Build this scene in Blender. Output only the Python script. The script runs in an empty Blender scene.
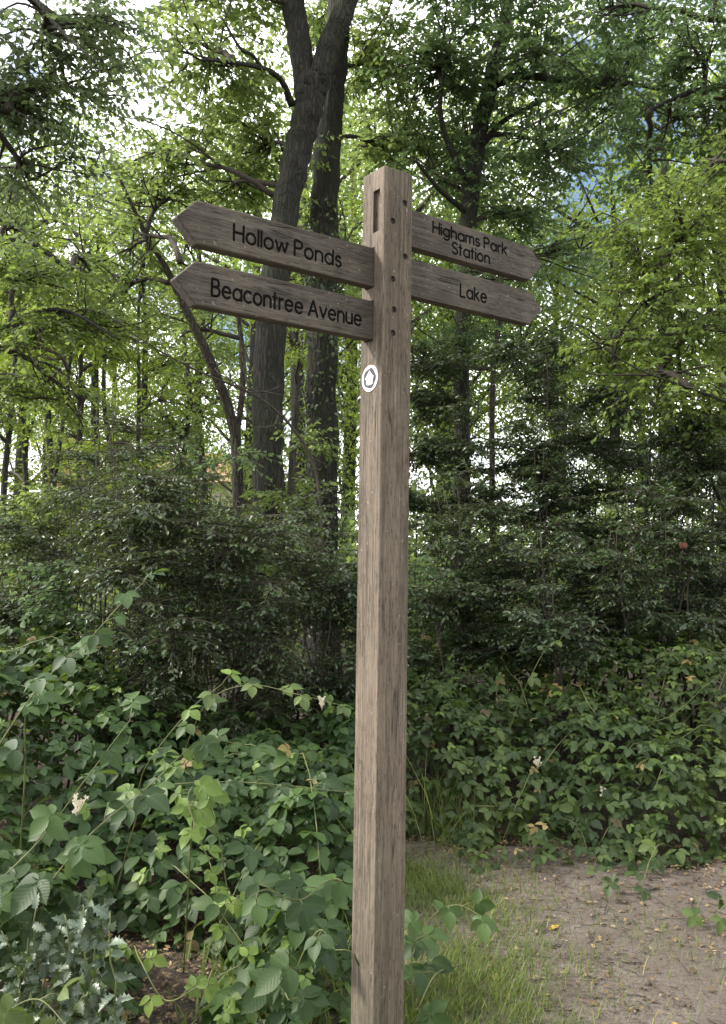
import bpy, bmesh, math, random
import numpy as np
from mathutils import Matrix, Vector

sc = bpy.context.scene
COL = sc.collection
rad = math.radians

# ------------------------------------------------------------------ camera
S = 1.056
F_PX, PITCH, ROLL = 861.8, 0.0483, 0.014
H = 1.5 * S
_f = np.array([0, math.cos(PITCH), math.sin(PITCH)])
_u0 = np.array([0, -math.sin(PITCH), math.cos(PITCH)])
_x0 = np.array([1.0, 0, 0])
_u = _u0 * math.cos(ROLL) - _x0 * math.sin(ROLL)
_r = _x0 * math.cos(ROLL) + _u0 * math.sin(ROLL)
cam_d = bpy.data.cameras.new('camera')
cam = bpy.data.objects.new('camera', cam_d)
COL.objects.link(cam)
cam_d.sensor_fit = 'VERTICAL'
cam_d.sensor_height = 24
cam_d.lens = 24 * F_PX / 1024
cam_d.clip_start = 0.05
cam_d.clip_end = 2000
m = Matrix.Identity(4)
for i in range(3):
    m[i][0], m[i][1], m[i][2] = _r[i], _u[i], -_f[i]
m[2][3] = H
cam.matrix_world = m
sc.camera = cam

# ------------------------------------------------------------------ world, sun, exposure
SUN_AZ_VEC = Vector((-0.86, 0.02, 0.66)).normalized()
world = bpy.data.worlds.new('World')
sc.world = world
world.use_nodes = True
nt = world.node_tree
nt.nodes.clear()
wo = nt.nodes.new('ShaderNodeOutputWorld')
bg = nt.nodes.new('ShaderNodeBackground')
sky = nt.nodes.new('ShaderNodeTexSky')
sky.sky_type = 'NISHITA'
sky.sun_disc = False
sky.sun_elevation = math.asin(SUN_AZ_VEC.z)
sky.sun_rotation = math.atan2(SUN_AZ_VEC.x, SUN_AZ_VEC.y)
tc = nt.nodes.new('ShaderNodeTexCoord')
ns = nt.nodes.new('ShaderNodeTexNoise')
ns.inputs['Scale'].default_value = 3.2
ns.inputs['Detail'].default_value = 6
ns.inputs['Roughness'].default_value = 0.55
cr = nt.nodes.new('ShaderNodeValToRGB')
cr.color_ramp.elements[0].position = 0.40
cr.color_ramp.elements[1].position = 0.50
mx = nt.nodes.new('ShaderNodeMix')
mx.data_type = 'RGBA'
mx.inputs['B'].default_value = (14.5, 14.7, 15.0, 1)
nt.links.new(tc.outputs['Generated'], ns.inputs['Vector'])
nt.links.new(ns.outputs['Fac'], cr.inputs['Fac'])
nt.links.new(cr.outputs['Color'], mx.inputs['Factor'])
nt.links.new(sky.outputs['Color'], mx.inputs['A'])
nt.links.new(mx.outputs['Result'], bg.inputs['Color'])
bg.inputs['Strength'].default_value = 0.12
nt.links.new(bg.outputs['Background'], wo.inputs['Surface'])

sun_d = bpy.data.lights.new('sun', 'SUN')
sun_d.energy = 3.2
sun_d.angle = rad(8)
sun_d.color = (1.0, 0.94, 0.84)
sun = bpy.data.objects.new('sun', sun_d)
COL.objects.link(sun)
sun.rotation_euler = SUN_AZ_VEC.to_track_quat('Z', 'Y').to_euler()

sc.view_settings.view_transform = 'Standard'
sc.view_settings.look = 'None'
sc.view_settings.exposure = 0.95
sc.view_settings.gamma = 1.0

# ------------------------------------------------------------------ helpers
def P(px, py, Y):
    """world point seen at pixel (px, py) on the plane y = Y"""
    d = _f * F_PX + _r * (px - 363) - _u * (py - 512)
    t = Y / d[1]
    return np.array([0, 0, H]) + d * t

def nrm(v):
    return v / np.maximum(np.linalg.norm(v, axis=-1, keepdims=True), 1e-9)

_rs = np.random.RandomState(3)
_K = _rs.normal(size=(10, 2)) * np.array([[.5], [.8], [1.2], [2], [3], [4], [6], [9], [13], [18]])
_Ph = _rs.uniform(0, 6.28, 10)
_A = np.array([.05, .04, .035, .02, .013, .009, .006, .004, .0025, .0018])
def gz(x, y):
    x = np.asarray(x, float); y = np.asarray(y, float)
    z = 0 * x
    for k in range(10):
        z = z + _A[k] * np.sin(_K[k, 0] * x + _K[k, 1] * y + _Ph[k])
    near = np.clip((np.hypot(x, y - 3) - 1) / 6, 0.35, 1)
    return z * near - 0.02 + np.clip(y - 14, 0, 60) * 0.02

class MB:
    def __init__(s):
        s.v, s.f, s.a, s.n = [], [], [], 0
    def add(s, v, f, a=None):
        v = np.asarray(v, float).reshape(-1, 3)
        s.v.append(v); s.f.append(np.asarray(f, int).reshape(-1, 3) + s.n)
        s.a.append(np.zeros((len(v), 3)) if a is None else a)
        s.n += len(v)
    def tube(s, pts, r, k=6, cap=True, rough=0.0, rng=None):
        pts = np.asarray(pts, float); n = len(pts)
        r = np.broadcast_to(np.asarray(r, float), (n,))
        t = nrm(np.gradient(pts, axis=0))
        ref = np.array([0, 0, 1.0]) if abs(t[:, 2]).mean() < .8 else np.array([1.0, 0, 0])
        a = nrm(np.cross(t, ref)); b = np.cross(t, a)
        ang = np.arange(k) * 2 * np.pi / k
        rr = r[:, None] * np.ones((n, k))
        if rough and rng is not None:
            base = 1 + rough * rng.normal(size=k) * .6
            rr = rr * base[None, :] * (1 + rough * .5 * rng.normal(size=(n, k)))
        v = pts[:, None, :] + rr[..., None] * (np.cos(ang)[None, :, None] * a[:, None, :] + np.sin(ang)[None, :, None] * b[:, None, :])
        v = v.reshape(-1, 3)
        i, j = np.meshgrid(np.arange(n - 1), np.arange(k), indexing='ij')
        p0 = i * k + j; p1 = i * k + (j + 1) % k; p2 = p1 + k; p3 = p0 + k
        f = np.concatenate([np.stack([p0, p1, p2], -1).reshape(-1, 3), np.stack([p0, p2, p3], -1).reshape(-1, 3)])
        if cap:
            v = np.concatenate([v, pts[:1], pts[-1:]])
            jj = np.arange(k); c0 = n * k; c1 = c0 + 1
            f = np.concatenate([f, np.stack([np.full(k, c0), (jj + 1) % k, jj], -1),
                                np.stack([np.full(k, c1), (n - 1) * k + jj, (n - 1) * k + (jj + 1) % k], -1)])
        s.add(v, f)
    def leaves(s, tpl, pos, axis, normal, size, rnd):
        tv, tf, tuv = tpl
        N = len(pos)
        if N == 0: return
        y = nrm(axis); x = nrm(np.cross(y, normal)); z = np.cross(x, y)
        size = np.broadcast_to(np.asarray(size, float), (N,))
        v = pos[:, None, :] + size[:, None, None] * (tv[None, :, 0:1] * x[:, None, :] + tv[None, :, 1:2] * y[:, None, :] + tv[None, :, 2:3] * z[:, None, :])
        f = tf[None] + (np.arange(N) * len(tv))[:, None, None]
        at = np.empty((N, len(tv), 3)); at[:, :, :2] = tuv[None]; at[:, :, 2] = np.broadcast_to(rnd, (N,))[:, None]
        s.add(v.reshape(-1, 3), f.reshape(-1, 3), at.reshape(-1, 3))
    def build(s, name, mat, parent=None, smooth=False, attr=False):
        v = np.concatenate(s.v); f = np.concatenate(s.f)
        if parent is not None:
            v = v - np.array(world_loc(parent))
        me = bpy.data.meshes.new(name)
        me.vertices.add(len(v)); me.vertices.foreach_set('co', v.astype(np.float32).ravel())
        me.loops.add(len(f) * 3); me.loops.foreach_set('vertex_index', f.astype(np.int32).ravel())
        me.polygons.add(len(f))
        me.polygons.foreach_set('loop_start', (np.arange(len(f)) * 3).astype(np.int32))
        me.polygons.foreach_set('loop_total', np.full(len(f), 3, np.int32))
        me.update(calc_edges=True)
        if attr:
            la = me.attributes.new('lc', 'FLOAT_VECTOR', 'POINT')
            la.data.foreach_set('vector', np.concatenate(s.a).astype(np.float32).ravel())
        if smooth:
            me.polygons.foreach_set('use_smooth', np.ones(len(f), bool))
        me.materials.append(mat)
        o = bpy.data.objects.new(name, me)
        COL.objects.link(o)
        if parent is not None: o.parent = parent
        return o

def world_loc(o):
    p = Vector((0, 0, 0))
    while o is not None:
        p = p + o.location; o = o.parent
    return p

def tag(o, label=None, cat=None, group=None, kind=None):
    if label: o['label'] = label
    if cat: o['category'] = cat
    if group: o['group'] = group
    if kind: o['kind'] = kind
    return o

def empty(name, loc, label=None, cat=None, group=None):
    o = bpy.data.objects.new(name, None)
    o.empty_display_size = .1
    COL.objects.link(o); o.location = Vector(loc)
    return tag(o, label, cat, group)

# ------------------------------------------------------------------ materials
class NM:
    def __init__(s, name):
        s.m = bpy.data.materials.new(name); s.m.use_nodes = True
        s.t = s.m.node_tree; s.t.nodes.clear()
        s.out = s.n('ShaderNodeOutputMaterial')
    def n(s, typ, **kw):
        nd = s.t.nodes.new(typ)
        for k, v in kw.items():
            if hasattr(nd, k) and not k[0].isupper(): setattr(nd, k, v)
            else: nd.inputs[k.replace('_', ' ')].default_value = v
        return nd
    def l(s, a, b): s.t.links.new(a, b)
    def mix(s, fac, a, b, blend='MIX'):
        nd = s.n('ShaderNodeMix', data_type='RGBA', blend_type=blend)
        for key, val in (('Factor', fac), ('A', a), ('B', b)):
            if hasattr(val, 'is_linked'): s.l(val, nd.inputs[key])
            else: nd.inputs[key].default_value = val if not isinstance(val, tuple) else (*val, 1)[:4]
        return nd.outputs['Result']
    def ramp(s, fac, stops):
        nd = s.n('ShaderNodeValToRGB'); e = nd.color_ramp.elements
        while len(e) < len(stops): e.new(.5)
        for i, (p, c) in enumerate(stops):
            e[i].position = p; e[i].color = (*c, 1) if len(c) == 3 else c
        s.l(fac, nd.inputs['Fac']); return nd.outputs['Color']
    def noise(s, vec, scale, detail=4, rough=.55):
        nd = s.n('ShaderNodeTexNoise', Scale=scale, Detail=detail, Roughness=rough)
        if vec is not None: s.l(vec, nd.inputs['Vector'])
        return nd.outputs['Fac']
    def coords(s, scale=(1, 1, 1), which='Object'):
        tcn = s.n('ShaderNodeTexCoord'); mp = s.n('ShaderNodeMapping', Scale=scale)
        s.l(tcn.outputs[which], mp.inputs['Vector']); return mp.outputs['Vector']
    def bump(s, h, strength=.4, dist=.01):
        nd = s.n('ShaderNodeBump', Strength=strength, Distance=dist); s.l(h, nd.inputs['Height']); return nd.outputs['Normal']

def g3(v): return (v, v, v)

def leaf_mat(name, c_dark, c_mid, c_light, rough=.45, trans=.35, tcol=(.30, .42, .06), vein=True, spec=.5):
    k = NM(name)
    at = k.n('ShaderNodeAttribute', attribute_name='lc')
    sp = k.n('ShaderNodeSeparateXYZ'); k.l(at.outputs['Vector'], sp.inputs[0])
    base = k.ramp(sp.outputs['Z'], [(0.0, c_dark), (.55, c_mid), (.93, c_light), (1.0, c_light)])
    big = k.noise(k.coords((1, 1, 1)), 1.1, 3)
    base = k.mix(k.ramp(big, [(.35, g3(0)), (.65, g3(1))]), base, k.mix(1.0, base, (1.25, 1.12, .85), 'MULTIPLY'))
    if vein:
        ab = k.n('ShaderNodeMath', operation='ABSOLUTE'); k.l(sp.outputs['X'], ab.inputs[0])
        mr = k.ramp(ab.outputs[0], [(0.0, g3(1)), (.035, g3(1)), (.07, g3(0))])
        # side veins: stripes along v + |u|
        m1 = k.n('ShaderNodeMath', operation='MULTIPLY_ADD'); k.l(ab.outputs[0], m1.inputs[0]); m1.inputs[1].default_value = -.75
        k.l(sp.outputs['Y'], m1.inputs[2])
        m2 = k.n('ShaderNodeMath', operation='MULTIPLY'); k.l(m1.outputs[0], m2.inputs[0]); m2.inputs[1].default_value = 52
        m3 = k.n('ShaderNodeMath', operation='SINE'); k.l(m2.outputs[0], m3.inputs[0])
        sv = k.ramp(m3.outputs[0], [(.86, g3(0)), (.97, g3(.55))])
        vv = k.mix(1.0, mr, sv, 'LIGHTEN')
        base = k.mix(k.mix(1.0, vv, g3(.16), 'MULTIPLY'), base, (c_light[0] * 1.7, c_light[1] * 1.5, c_light[2] * 1.6))
    pb = k.n('ShaderNodeBsdfPrincipled', Roughness=rough)
    pb.inputs['Specular IOR Level'].default_value = spec
    k.l(base, pb.inputs['Base Color'])
    if vein:
        k.l(k.bump(m3.outputs[0], .12, .002), pb.inputs['Normal'])
    tr = k.n('ShaderNodeBsdfTranslucent')
    k.l(k.mix(.55, base, tcol), tr.inputs['Color'])
    ms = k.n('ShaderNodeMixShader', Fac=trans)
    k.l(pb.outputs[0], ms.inputs[1]); k.l(tr.outputs[0], ms.inputs[2]); k.l(ms.outputs[0], k.out.inputs['Surface'])
    return k.m

def bark_mat(name, c1, c2, c3=None, sc_=(22, 22, 3.4), moss=0.0):
    k = NM(name)
    v = k.coords(sc_)
    n1 = k.noise(v, 1.6, 8, .65); n2 = k.noise(k.coords((1.5, 1.5, .8)), 1.0, 3)
    vo = k.n('ShaderNodeTexVoronoi', Scale=1.6, feature='DISTANCE_TO_EDGE'); 
    wv = k.n('ShaderNodeVectorMath', operation='ADD'); k.l(v, wv.inputs[0])
    nn = k.n('ShaderNodeTexNoise', Scale=1.2, Detail=3.0); k.l(v, nn.inputs['Vector']); k.l(nn.outputs['Color'], wv.inputs[1])
    k.l(wv.outputs[0], vo.inputs['Vector'])
    crack = k.ramp(vo.outputs['Distance'], [(0.0, g3(0.0)), (.16, g3(.75)), (.4, g3(1))])
    col = k.ramp(n1, [(.3, c1), (.7, c2)])
    col = k.mix(crack, k.mix(1.0, col, g3(.35), 'MULTIPLY'), col)
    if moss: col = k.mix(k.ramp(n2, [(.45, g3(0)), (.65, g3(moss))]), col, (.06, .085, .025))
    pb = k.n('ShaderNodeBsdfPrincipled', Roughness=.9); k.l(col, pb.inputs['Base Color'])
    hh = k.mix(.4, crack, n1)
    k.l(k.bump(hh, 1.0, .03), pb.inputs['Normal']); k.l(pb.outputs[0], k.out.inputs['Surface'])
    return k.m

def simple_mat(name, col, rough=.7, var=.15, scale=20, metallic=0, bump=.1):
    k = NM(name); n = k.noise(k.coords(), scale, 5)
    lo = tuple(c * (1 - var) for c in col); hi = tuple(min(1, c * (1 + var)) for c in col)
    pb = k.n('ShaderNodeBsdfPrincipled', Roughness=rough, Metallic=metallic)
    k.l(k.ramp(n, [(.3, lo), (.7, hi)]), pb.inputs['Base Color'])
    k.l(k.bump(n, bump, .004), pb.inputs['Normal']); k.l(pb.outputs[0], k.out.inputs['Surface'])
    return k.m

def wood_mat(name, dark, mid, light, axis='Z', green=.0, seed=0):
    k = NM(name)
    st = {'Z': (120, 120, 4), 'X': (3.5, 110, 110)}[axis]
    fine = {'Z': (190, 190, 22), 'X': (22, 190, 190)}[axis]
    v = k.coords(st); n1 = k.noise(v, 1.0, 7, .62)
    nf = k.noise(k.coords(fine), 1.5, 4, .7)
    nb = k.noise(k.coords((5, 5, 3)), 1.0, 4, .6)
    col = k.ramp(n1, [(.24, dark), (.5, mid), (.78, light)])
    n1b = k.noise(k.coords({'Z': (28, 28, 1.1), 'X': (1.1, 28, 28)}[axis]), 1.0, 4, .55)
    col = k.mix(k.ramp(n1b, [(.40, g3(.55)), (.55, g3(0))]), col, tuple(c * .9 for c in dark))
    col = k.mix(k.ramp(nf, [(.36, g3(.9)), (.49, g3(0))]), col, tuple(c * .45 for c in dark))
    col = k.mix(k.ramp(nb, [(.45, g3(0)), (.75, g3(.45))]), col, tuple(c * 1.15 for c in light))
    spk = k.noise(k.coords((90, 90, 90)), 1.0, 2, .5)
    col = k.mix(k.ramp(spk, [(.70, g3(0)), (.76, g3(.5))]), col, (.45, .43, .37))
    if green:
        sx = k.n('ShaderNodeSeparateXYZ'); k.l(k.coords(), sx.inputs[0])
        gr = k.ramp(sx.outputs['Z'], [(0.1, g3(green)), (.9, g3(0))])
        gn = k.mix(1.0, gr, k.ramp(nb, [(.3, g3(.3)), (.6, g3(1))]), 'MULTIPLY')
        col = k.mix(gn, col, (.075, .08, .045))
    cs = {'Z': (34, 34, .9), 'X': (1.2, 34, 34)}[axis]
    ck = k.noise(k.coords(cs), 1.0, 2, .45)
    ckr = k.ramp(ck, [(.485, g3(0)), (.497, g3(1)), (.503, g3(1)), (.515, g3(0))])
    msk = k.ramp(k.noise(k.coords((7, 7, 3)), 1.0, 2), [(.50, g3(0)), (.60, g3(.8))])
    ckm = k.mix(1.0, ckr, msk, 'MULTIPLY')
    col = k.mix(ckm, col, tuple(c * .25 for c in dark))
    pb = k.n('ShaderNodeBsdfPrincipled', Roughness=.85); k.l(col, pb.inputs['Base Color'])
    hh = k.mix(.5, n1, nf); hh = k.mix(ckm, hh, (0.0, 0.0, 0.0))
    k.l(k.bump(hh, 1.0, .008), pb.inputs['Normal']); k.l(pb.outputs[0], k.out.inputs['Surface'])
    return k.m

M = {}
M['post'] = wood_mat('post_oak', (.070, .052, .037), (.165, .126, .092), (.30, .245, .19), 'Z', green=.75)
M['board'] = wood_mat('board_oak', (.048, .038, .030), (.105, .085, .069), (.19, .158, .130), 'X')
M['letter'] = simple_mat('letter_black', (.006, .005, .005), .8, .2, 90)
M['letter'].node_tree.nodes['Principled BSDF'].inputs['Specular IOR Level'].default_value = .08
M['bolt'] = simple_mat('bolt_steel', (.045, .035, .03), .5, .4, 200, .7)
M['disc'] = simple_mat('disc_white', (.74, .72, .74), .35, .06, 60)
M['disc_black'] = simple_mat('disc_black', (.018, .016, .03), .4, .1, 60)
M['disc_grey'] = simple_mat('disc_grey', (.36, .40, .42), .4, .2, 400)
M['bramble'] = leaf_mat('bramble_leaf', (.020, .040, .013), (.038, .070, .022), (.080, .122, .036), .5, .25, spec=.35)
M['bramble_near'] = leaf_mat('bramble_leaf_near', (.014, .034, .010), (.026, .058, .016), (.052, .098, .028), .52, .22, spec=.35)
M['bramble_young'] = leaf_mat('bramble_leaf_young', (.08, .14, .028), (.11, .185, .036), (.15, .24, .05), .5, .35)
M['holly'] = leaf_mat('holly_leaf', (.016, .034, .014), (.034, .062, .024), (.070, .108, .040), .38, .12, vein=False, spec=.6)
M['holly_blue'] = leaf_mat('holly_leaf_blue', (.045, .075, .050), (.085, .125, .09), (.16, .21, .165), .42, .10, vein=True, spec=.6)
M['shrub'] = leaf_mat('shrub_leaf', (.018, .036, .015), (.036, .064, .025), (.085, .125, .045), .40, .18, vein=False, spec=.6)
M['oak'] = leaf_mat('oak_leaf', (.05, .095, .028), (.085, .14, .040), (.15, .21, .065), .5, .55, (.42, .54, .14), vein=False)
M['oak_dark'] = leaf_mat('oak_leaf_dark', (.036, .075, .026), (.062, .112, .038), (.10, .16, .055), .45, .45, (.28, .42, .15), vein=False)
M['beech'] = leaf_mat('beech_leaf', (.055, .10, .022), (.085, .145, .032), (.13, .19, .045), .5, .52, (.38, .50, .10), vein=False)
M['hazy'] = leaf_mat('grey_green_leaf', (.05, .09, .042), (.078, .125, .06), (.115, .165, .08), .5, .45, (.30, .40, .15), vein=False)
M['far'] = leaf_mat('far_leaf', (.075, .13, .018), (.12, .19, .024), (.19, .26, .035), .5, .5, (.40, .52, .06), vein=False)
M['bark'] = bark_mat('bark_dark', (.012, .010, .009), (.050, .040, .033), moss=.3)
M['bark_brown'] = bark_mat('bark_brown', (.05, .038, .029), (.125, .095, .072), moss=.2)
M['twig'] = simple_mat('twig_bark', (.045, .034, .026), .9, .4, 30, bump=.4)
M['cane'] = simple_mat('cane_green', (.12, .13, .045), .6, .4, 12, bump=.2)
M['dead'] = leaf_mat('dead_leaf', (.06, .038, .022), (.17, .115, .065), (.36, .28, .17), .8, .1, (.2, .12, .05), vein=False)
M['withered'] = leaf_mat('withered_leaf', (.07, .06, .03), (.16, .13, .05), (.34, .27, .12), .7, .2, (.3, .25, .08), vein=False)
M['yellow'] = leaf_mat('yellow_leaf', (.30, .22, .05), (.42, .30, .07), (.5, .38, .14), .7, .2, (.5, .35, .05), vein=False)
M['grass'] = leaf_mat('grass_blade', (.06, .10, .018), (.12, .18, .03), (.32, .30, .12), .55, .35, (.3, .4, .08), vein=False)
M['flower'] = simple_mat('flower_cream', (.62, .55, .42), .7, .25, 200)
M['red'] = leaf_mat('red_leaf', (.16, .055, .04), (.21, .08, .055), (.28, .12, .08), .5, .3, (.5, .1, .05), vein=False)

def ground_mat(name, path=False):
    k = NM(name); v = k.coords()
    n0 = k.noise(v, .9, 5); n1 = k.noise(v, 7, 7, .62); n2 = k.noise(v, 55, 5, .65); n3 = k.noise(v, 220, 3, .6)
    if path:
        col = k.ramp(n1, [(.3, (.085, .066, .054)), (.5, (.165, .134, .113)), (.72, (.27, .228, .197))])
        col = k.mix(k.ramp(n2, [(.42, g3(.7)), (.54, g3(0))]), col, (.085, .062, .048))
        col = k.mix(k.ramp(n0, [(.40, g3(0)), (.58, g3(.7))]), col, (.12, .096, .078))
        col = k.mix(k.ramp(n3, [(.62, g3(0)), (.69, g3(.8))]), col, (.42, .36, .29))
        col = k.mix(k.ramp(k.noise(v, 120, 4, .7), [(.36, g3(.85)), (.46, g3(0))]), col, (.06, .045, .035))
    else:
        col = k.ramp(n1, [(.3, (.020, .015, .010)), (.55, (.045, .033, .023)), (.75, (.09, .066, .046))])
        col = k.mix(k.ramp(n2, [(.5, g3(0)), (.62, g3(.6))]), col, (.15, .11, .07))
    pb = k.n('ShaderNodeBsdfPrincipled', Roughness=.95); k.l(col, pb.inputs['Base Color'])
    hh = k.mix(.5, n2, n3); hh = k.mix(.4, hh, n1)
    k.l(k.bump(hh, .9, .02), pb.inputs['Normal']); k.l(pb.outputs[0], k.out.inputs['Surface'])
    return k.m
M['ground'] = ground_mat('woodland_soil'); M['path'] = ground_mat('path_soil', True)

# ------------------------------------------------------------------ leaf templates (x across, y along, z up)
def template(rows, fold=.12, curl=.15, tipdrop=.2):
    """rows: list of (t, half width). first & last have width 0"""
    v, uv = [], []
    idx = []
    for t, w in rows:
        z = -tipdrop * t * t + .02
        if w == 0:
            idx.append((len(v),)); v.append((0, t, z)); uv.append((0, t))
        else:
            a = len(v)
            v += [(-w, t, z + fold * w), (0, t, z), (w, t, z + fold * w)]
            uv += [(-w, t), (0, t), (w, t)]
            idx.append((a, a + 1, a + 2))
    f = []
    for A, B in zip(idx[:-1], idx[1:]):
        if len(A) == 1: f += [(A[0], B[1], B[0]), (A[0], B[2], B[1])]
        elif len(B) == 1: f += [(A[0], A[1], B[0]), (A[1], A[2], B[0])]
        else:
            f += [(A[0], A[1], B[1]), (A[0], B[1], B[0]), (A[1], A[2], B[2]), (A[1], B[2], B[1])]
    return np.array(v, float), np.array(f), np.array(uv, float)
L_SMALL = template([(0, 0), (.45, .30), (1, 0)], .35)
L_MED = template([(0, 0), (.2, .18), (.32, .14), (.5, .32), (.62, .22), (.78, .26), (1, 0)], .25)
L_BRAM_FAR = template([(0, 0), (.2, .26), (.45, .32), (.75, .2), (1, 0)], .3, tipdrop=.12)
_r = []
_prof = [(0, 0), (.06, .17), (.10, .20), (.13, .27), (.19, .29), (.22, .345), (.29, .355), (.32, .395), (.39, .385), (.42, .41), (.49, .385), (.52, .395),
         (.59, .345), (.62, .35), (.69, .285), (.72, .275), (.79, .19), (.82, .17), (.88, .09), (.92, .05), (1, 0)]
_prof = [(t_, w_ * .84) for t_, w_ in _prof]
L_BRAM = template(_prof, .3, tipdrop=.14)
L_HOLLY = template([(0, 0), (.08, .10), (.16, .26), (.25, .15), (.36, .32), (.46, .18), (.56, .33), (.66, .15), (.76, .24), (.85, .08), (1, 0)], .5, tipdrop=.3)
L_HOLLY_S = template([(0, 0), (.25, .26), (.5, .18), (.7, .24), (1, 0)], .4)
_r = _x0 * math.cos(ROLL) + _u0 * math.sin(ROLL)

def blade_template():
    v = [(-.012, 0, 0), (.012, 0, 0), (-.010, .4, .03), (.010, .4, .03), (-.007, .75, -.03), (.007, .75, -.03), (0, 1, -.15)]
    f = [(0, 1, 3), (0, 3, 2), (2, 3, 5), (2, 5, 4), (4, 5, 6)]
    return np.array(v, float), np.array(f), np.array([(a, b) for a, b, c in v], float)
BLADE = blade_template()

# ------------------------------------------------------------------ ground and path
xs = np.unique(np.concatenate([np.linspace(-600, -12, 24), np.arange(-12, -4, .4), np.arange(-4, 5, .045), np.arange(5, 14, .4), np.linspace(14, 600, 24)]))
ys = np.unique(np.concatenate([np.linspace(-60, -2, 10), np.arange(-2, 2, .4), np.arange(2, 6.5, .045), np.arange(6.5, 20, .5), np.linspace(20, 900, 26)]))
X, Y = np.meshgrid(xs, ys)
Z = gz(X, Y)
nx = len(xs)
i, j = np.meshgrid(np.arange(len(ys) - 1), np.arange(nx - 1), indexing='ij')
a = i * nx + j
gf = np.concatenate([np.stack([a, a + 1, a + nx + 1], -1).reshape(-1, 3), np.stack([a, a + nx + 1, a + nx], -1).reshape(-1, 3)])
b = MB(); b.add(np.stack([X, Y, Z], -1).reshape(-1, 3), gf)
tag(b.build('ground', M['ground'], smooth=True), 'dark woodland soil under the brambles and trees', 'ground', kind='structure')

def path_edge_top(x):   # far edge of the bare earth
    return 4.75 + .13 * np.sin(x * 2.1 + .5) + .09 * np.sin(x * 7.3) + .05 * np.sin(x * 17 + 1) - .22 * np.clip(x - 1.3, 0, 5)
def path_edge_left(y):
    return -.22 + .12 * np.sin(y * 3.1) + .05 * np.sin(y * 9) - .35 * np.clip(3.6 - y, -.2, 3)
b = MB()
xs = np.arange(-3.5, 6, .04); ys = np.arange(-1.5, 5.2, .04)
X, Y = np.meshgrid(xs, ys)
inside = (Y < path_edge_top(X)) & (X > path_edge_left(Y))
nx = len(xs)
i, j = np.meshgrid(np.arange(len(ys) - 1), np.arange(nx - 1), indexing='ij')
a = (i * nx + j).ravel()
keep = inside.ravel()[a] & inside.ravel()[a + 1] & inside.ravel()[a + nx] & inside.ravel()[a + nx + 1]
a = a[keep]
gf = np.concatenate([np.stack([a, a + 1, a + nx + 1], -1), np.stack([a, a + nx + 1, a + nx], -1)])
used, inv = np.unique(gf, return_inverse=True)
pv = np.stack([X, Y, gz(X, Y) + .012], -1).reshape(-1, 3)[used]
b.add(pv, inv.reshape(-1, 3))
tag(b.build('path', M['path'], smooth=True), 'bare trodden earth path beside the signpost', 'path', kind='structure')

# ------------------------------------------------------------------ fingerpost
YAW = 0.6271
PC = np.array([0.0536 * S, 2.2506 * S, 0])
ax = np.array([math.cos(YAW), math.sin(YAW), 0]); nn_ = np.array([math.sin(YAW), -math.cos(YAW), 0])
PW = .1; ZT = 2.5062 * S
OFF = .0062; TH = .036
base_z = float(gz(PC[0], PC[1])) - .02
fp = empty('fingerpost', (PC[0], PC[1], 0), 'weathered oak fingerpost with four pointed boards beside the earth path', 'signpost')
fp.rotation_euler = (0, 0, YAW)     # local +X along the right arms, -Y towards the viewer's right face

def link_child(o, parent):
    COL.objects.link(o); o.parent = parent; return o

def boxmesh(name, sx, sy, sz, c=(0, 0, 0), taper=1.0):
    bm = bmesh.new(); bmesh.ops.create_cube(bm, size=1)
    for v in bm.verts:
        k = taper if v.co.z < 0 else 1.0
        v.co = Vector((v.co.x * sx * k + c[0], v.co.y * sy * k + c[1], v.co.z * sz + c[2]))
    me = bpy.data.meshes.new(name); bm.to_mesh(me); bm.free(); return me

post_me = boxmesh('post', PW, PW, ZT - base_z, (0, 0, (ZT + base_z) / 2), 1.035)
post = link_child(bpy.data.objects.new('post', post_me), fp)
post_me.materials.append(M['post'])
zs = [2.2481 * S, 2.1078 * S, 2.3822 * S, 2.2474 * S]
BH = .1015 * S
cutters = []
def cutter(me):
    o = bpy.data.objects.new('cut', me); COL.objects.link(o); o.location = fp.location; o.rotation_euler = fp.rotation_euler; cutters.append(o)
cutter(boxmesh('cut', .03, .030, .118, (-PW / 2 - .003, OFF - TH / 2 + .002 - .006 + 0 * .01, 2.395 * S)))
for z in zs[:2]:
    cutter(boxmesh('cut', .024, TH + .006, BH + .006, (-PW / 2 - .003, -(OFF) + TH / 2 , z)))
for z in zs[2:]:
    cutter(boxmesh('cut', .024, TH + .006, BH + .006, (PW / 2 + .003, -(OFF) + TH / 2, z)))
# bolt holes, from the photo: (x along face from near corner 0..1, z)
def face_z(px, py):
    # intersect pixel ray with the right front face plane
    d = _f * F_PX + _r * (px - 363) - _u * (py - 512)
    o = np.array([0, 0, H]); q = PC + nn_ * PW / 2
    t = ((q - o) @ nn_) / (d @ nn_); p = o + d * t - PC
    return p @ ax, p[2]
bolts = [face_z(405, 203), face_z(393, 221), face_z(405, 256.5), face_z(393, 279), face_z(394, 309.5), face_z(393, 333)]
for bx, bz in bolts:
    bm = bmesh.new(); bmesh.ops.create_cone(bm, segments=16, radius1=.0088, radius2=.0088, depth=.024, cap_ends=True,
        matrix=Matrix.Translation((bx, -PW / 2, bz)) @ Matrix.Rotation(math.pi / 2, 4, 'X'))
    me = bpy.data.meshes.new('cut'); bm.to_mesh(me); bm.free(); cutter(me)
bev = post.modifiers.new('b', 'BEVEL'); bev.width = .004; bev.segments = 2; bev.limit_method = 'ANGLE'
for c in cutters:
    md = post.modifiers.new('c', 'BOOLEAN'); md.object = c; md.operation = 'DIFFERENCE'; md.solver = 'EXACT'
bpy.context.view_layer.update()
dg = bpy.context.evaluated_depsgraph_get()
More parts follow.
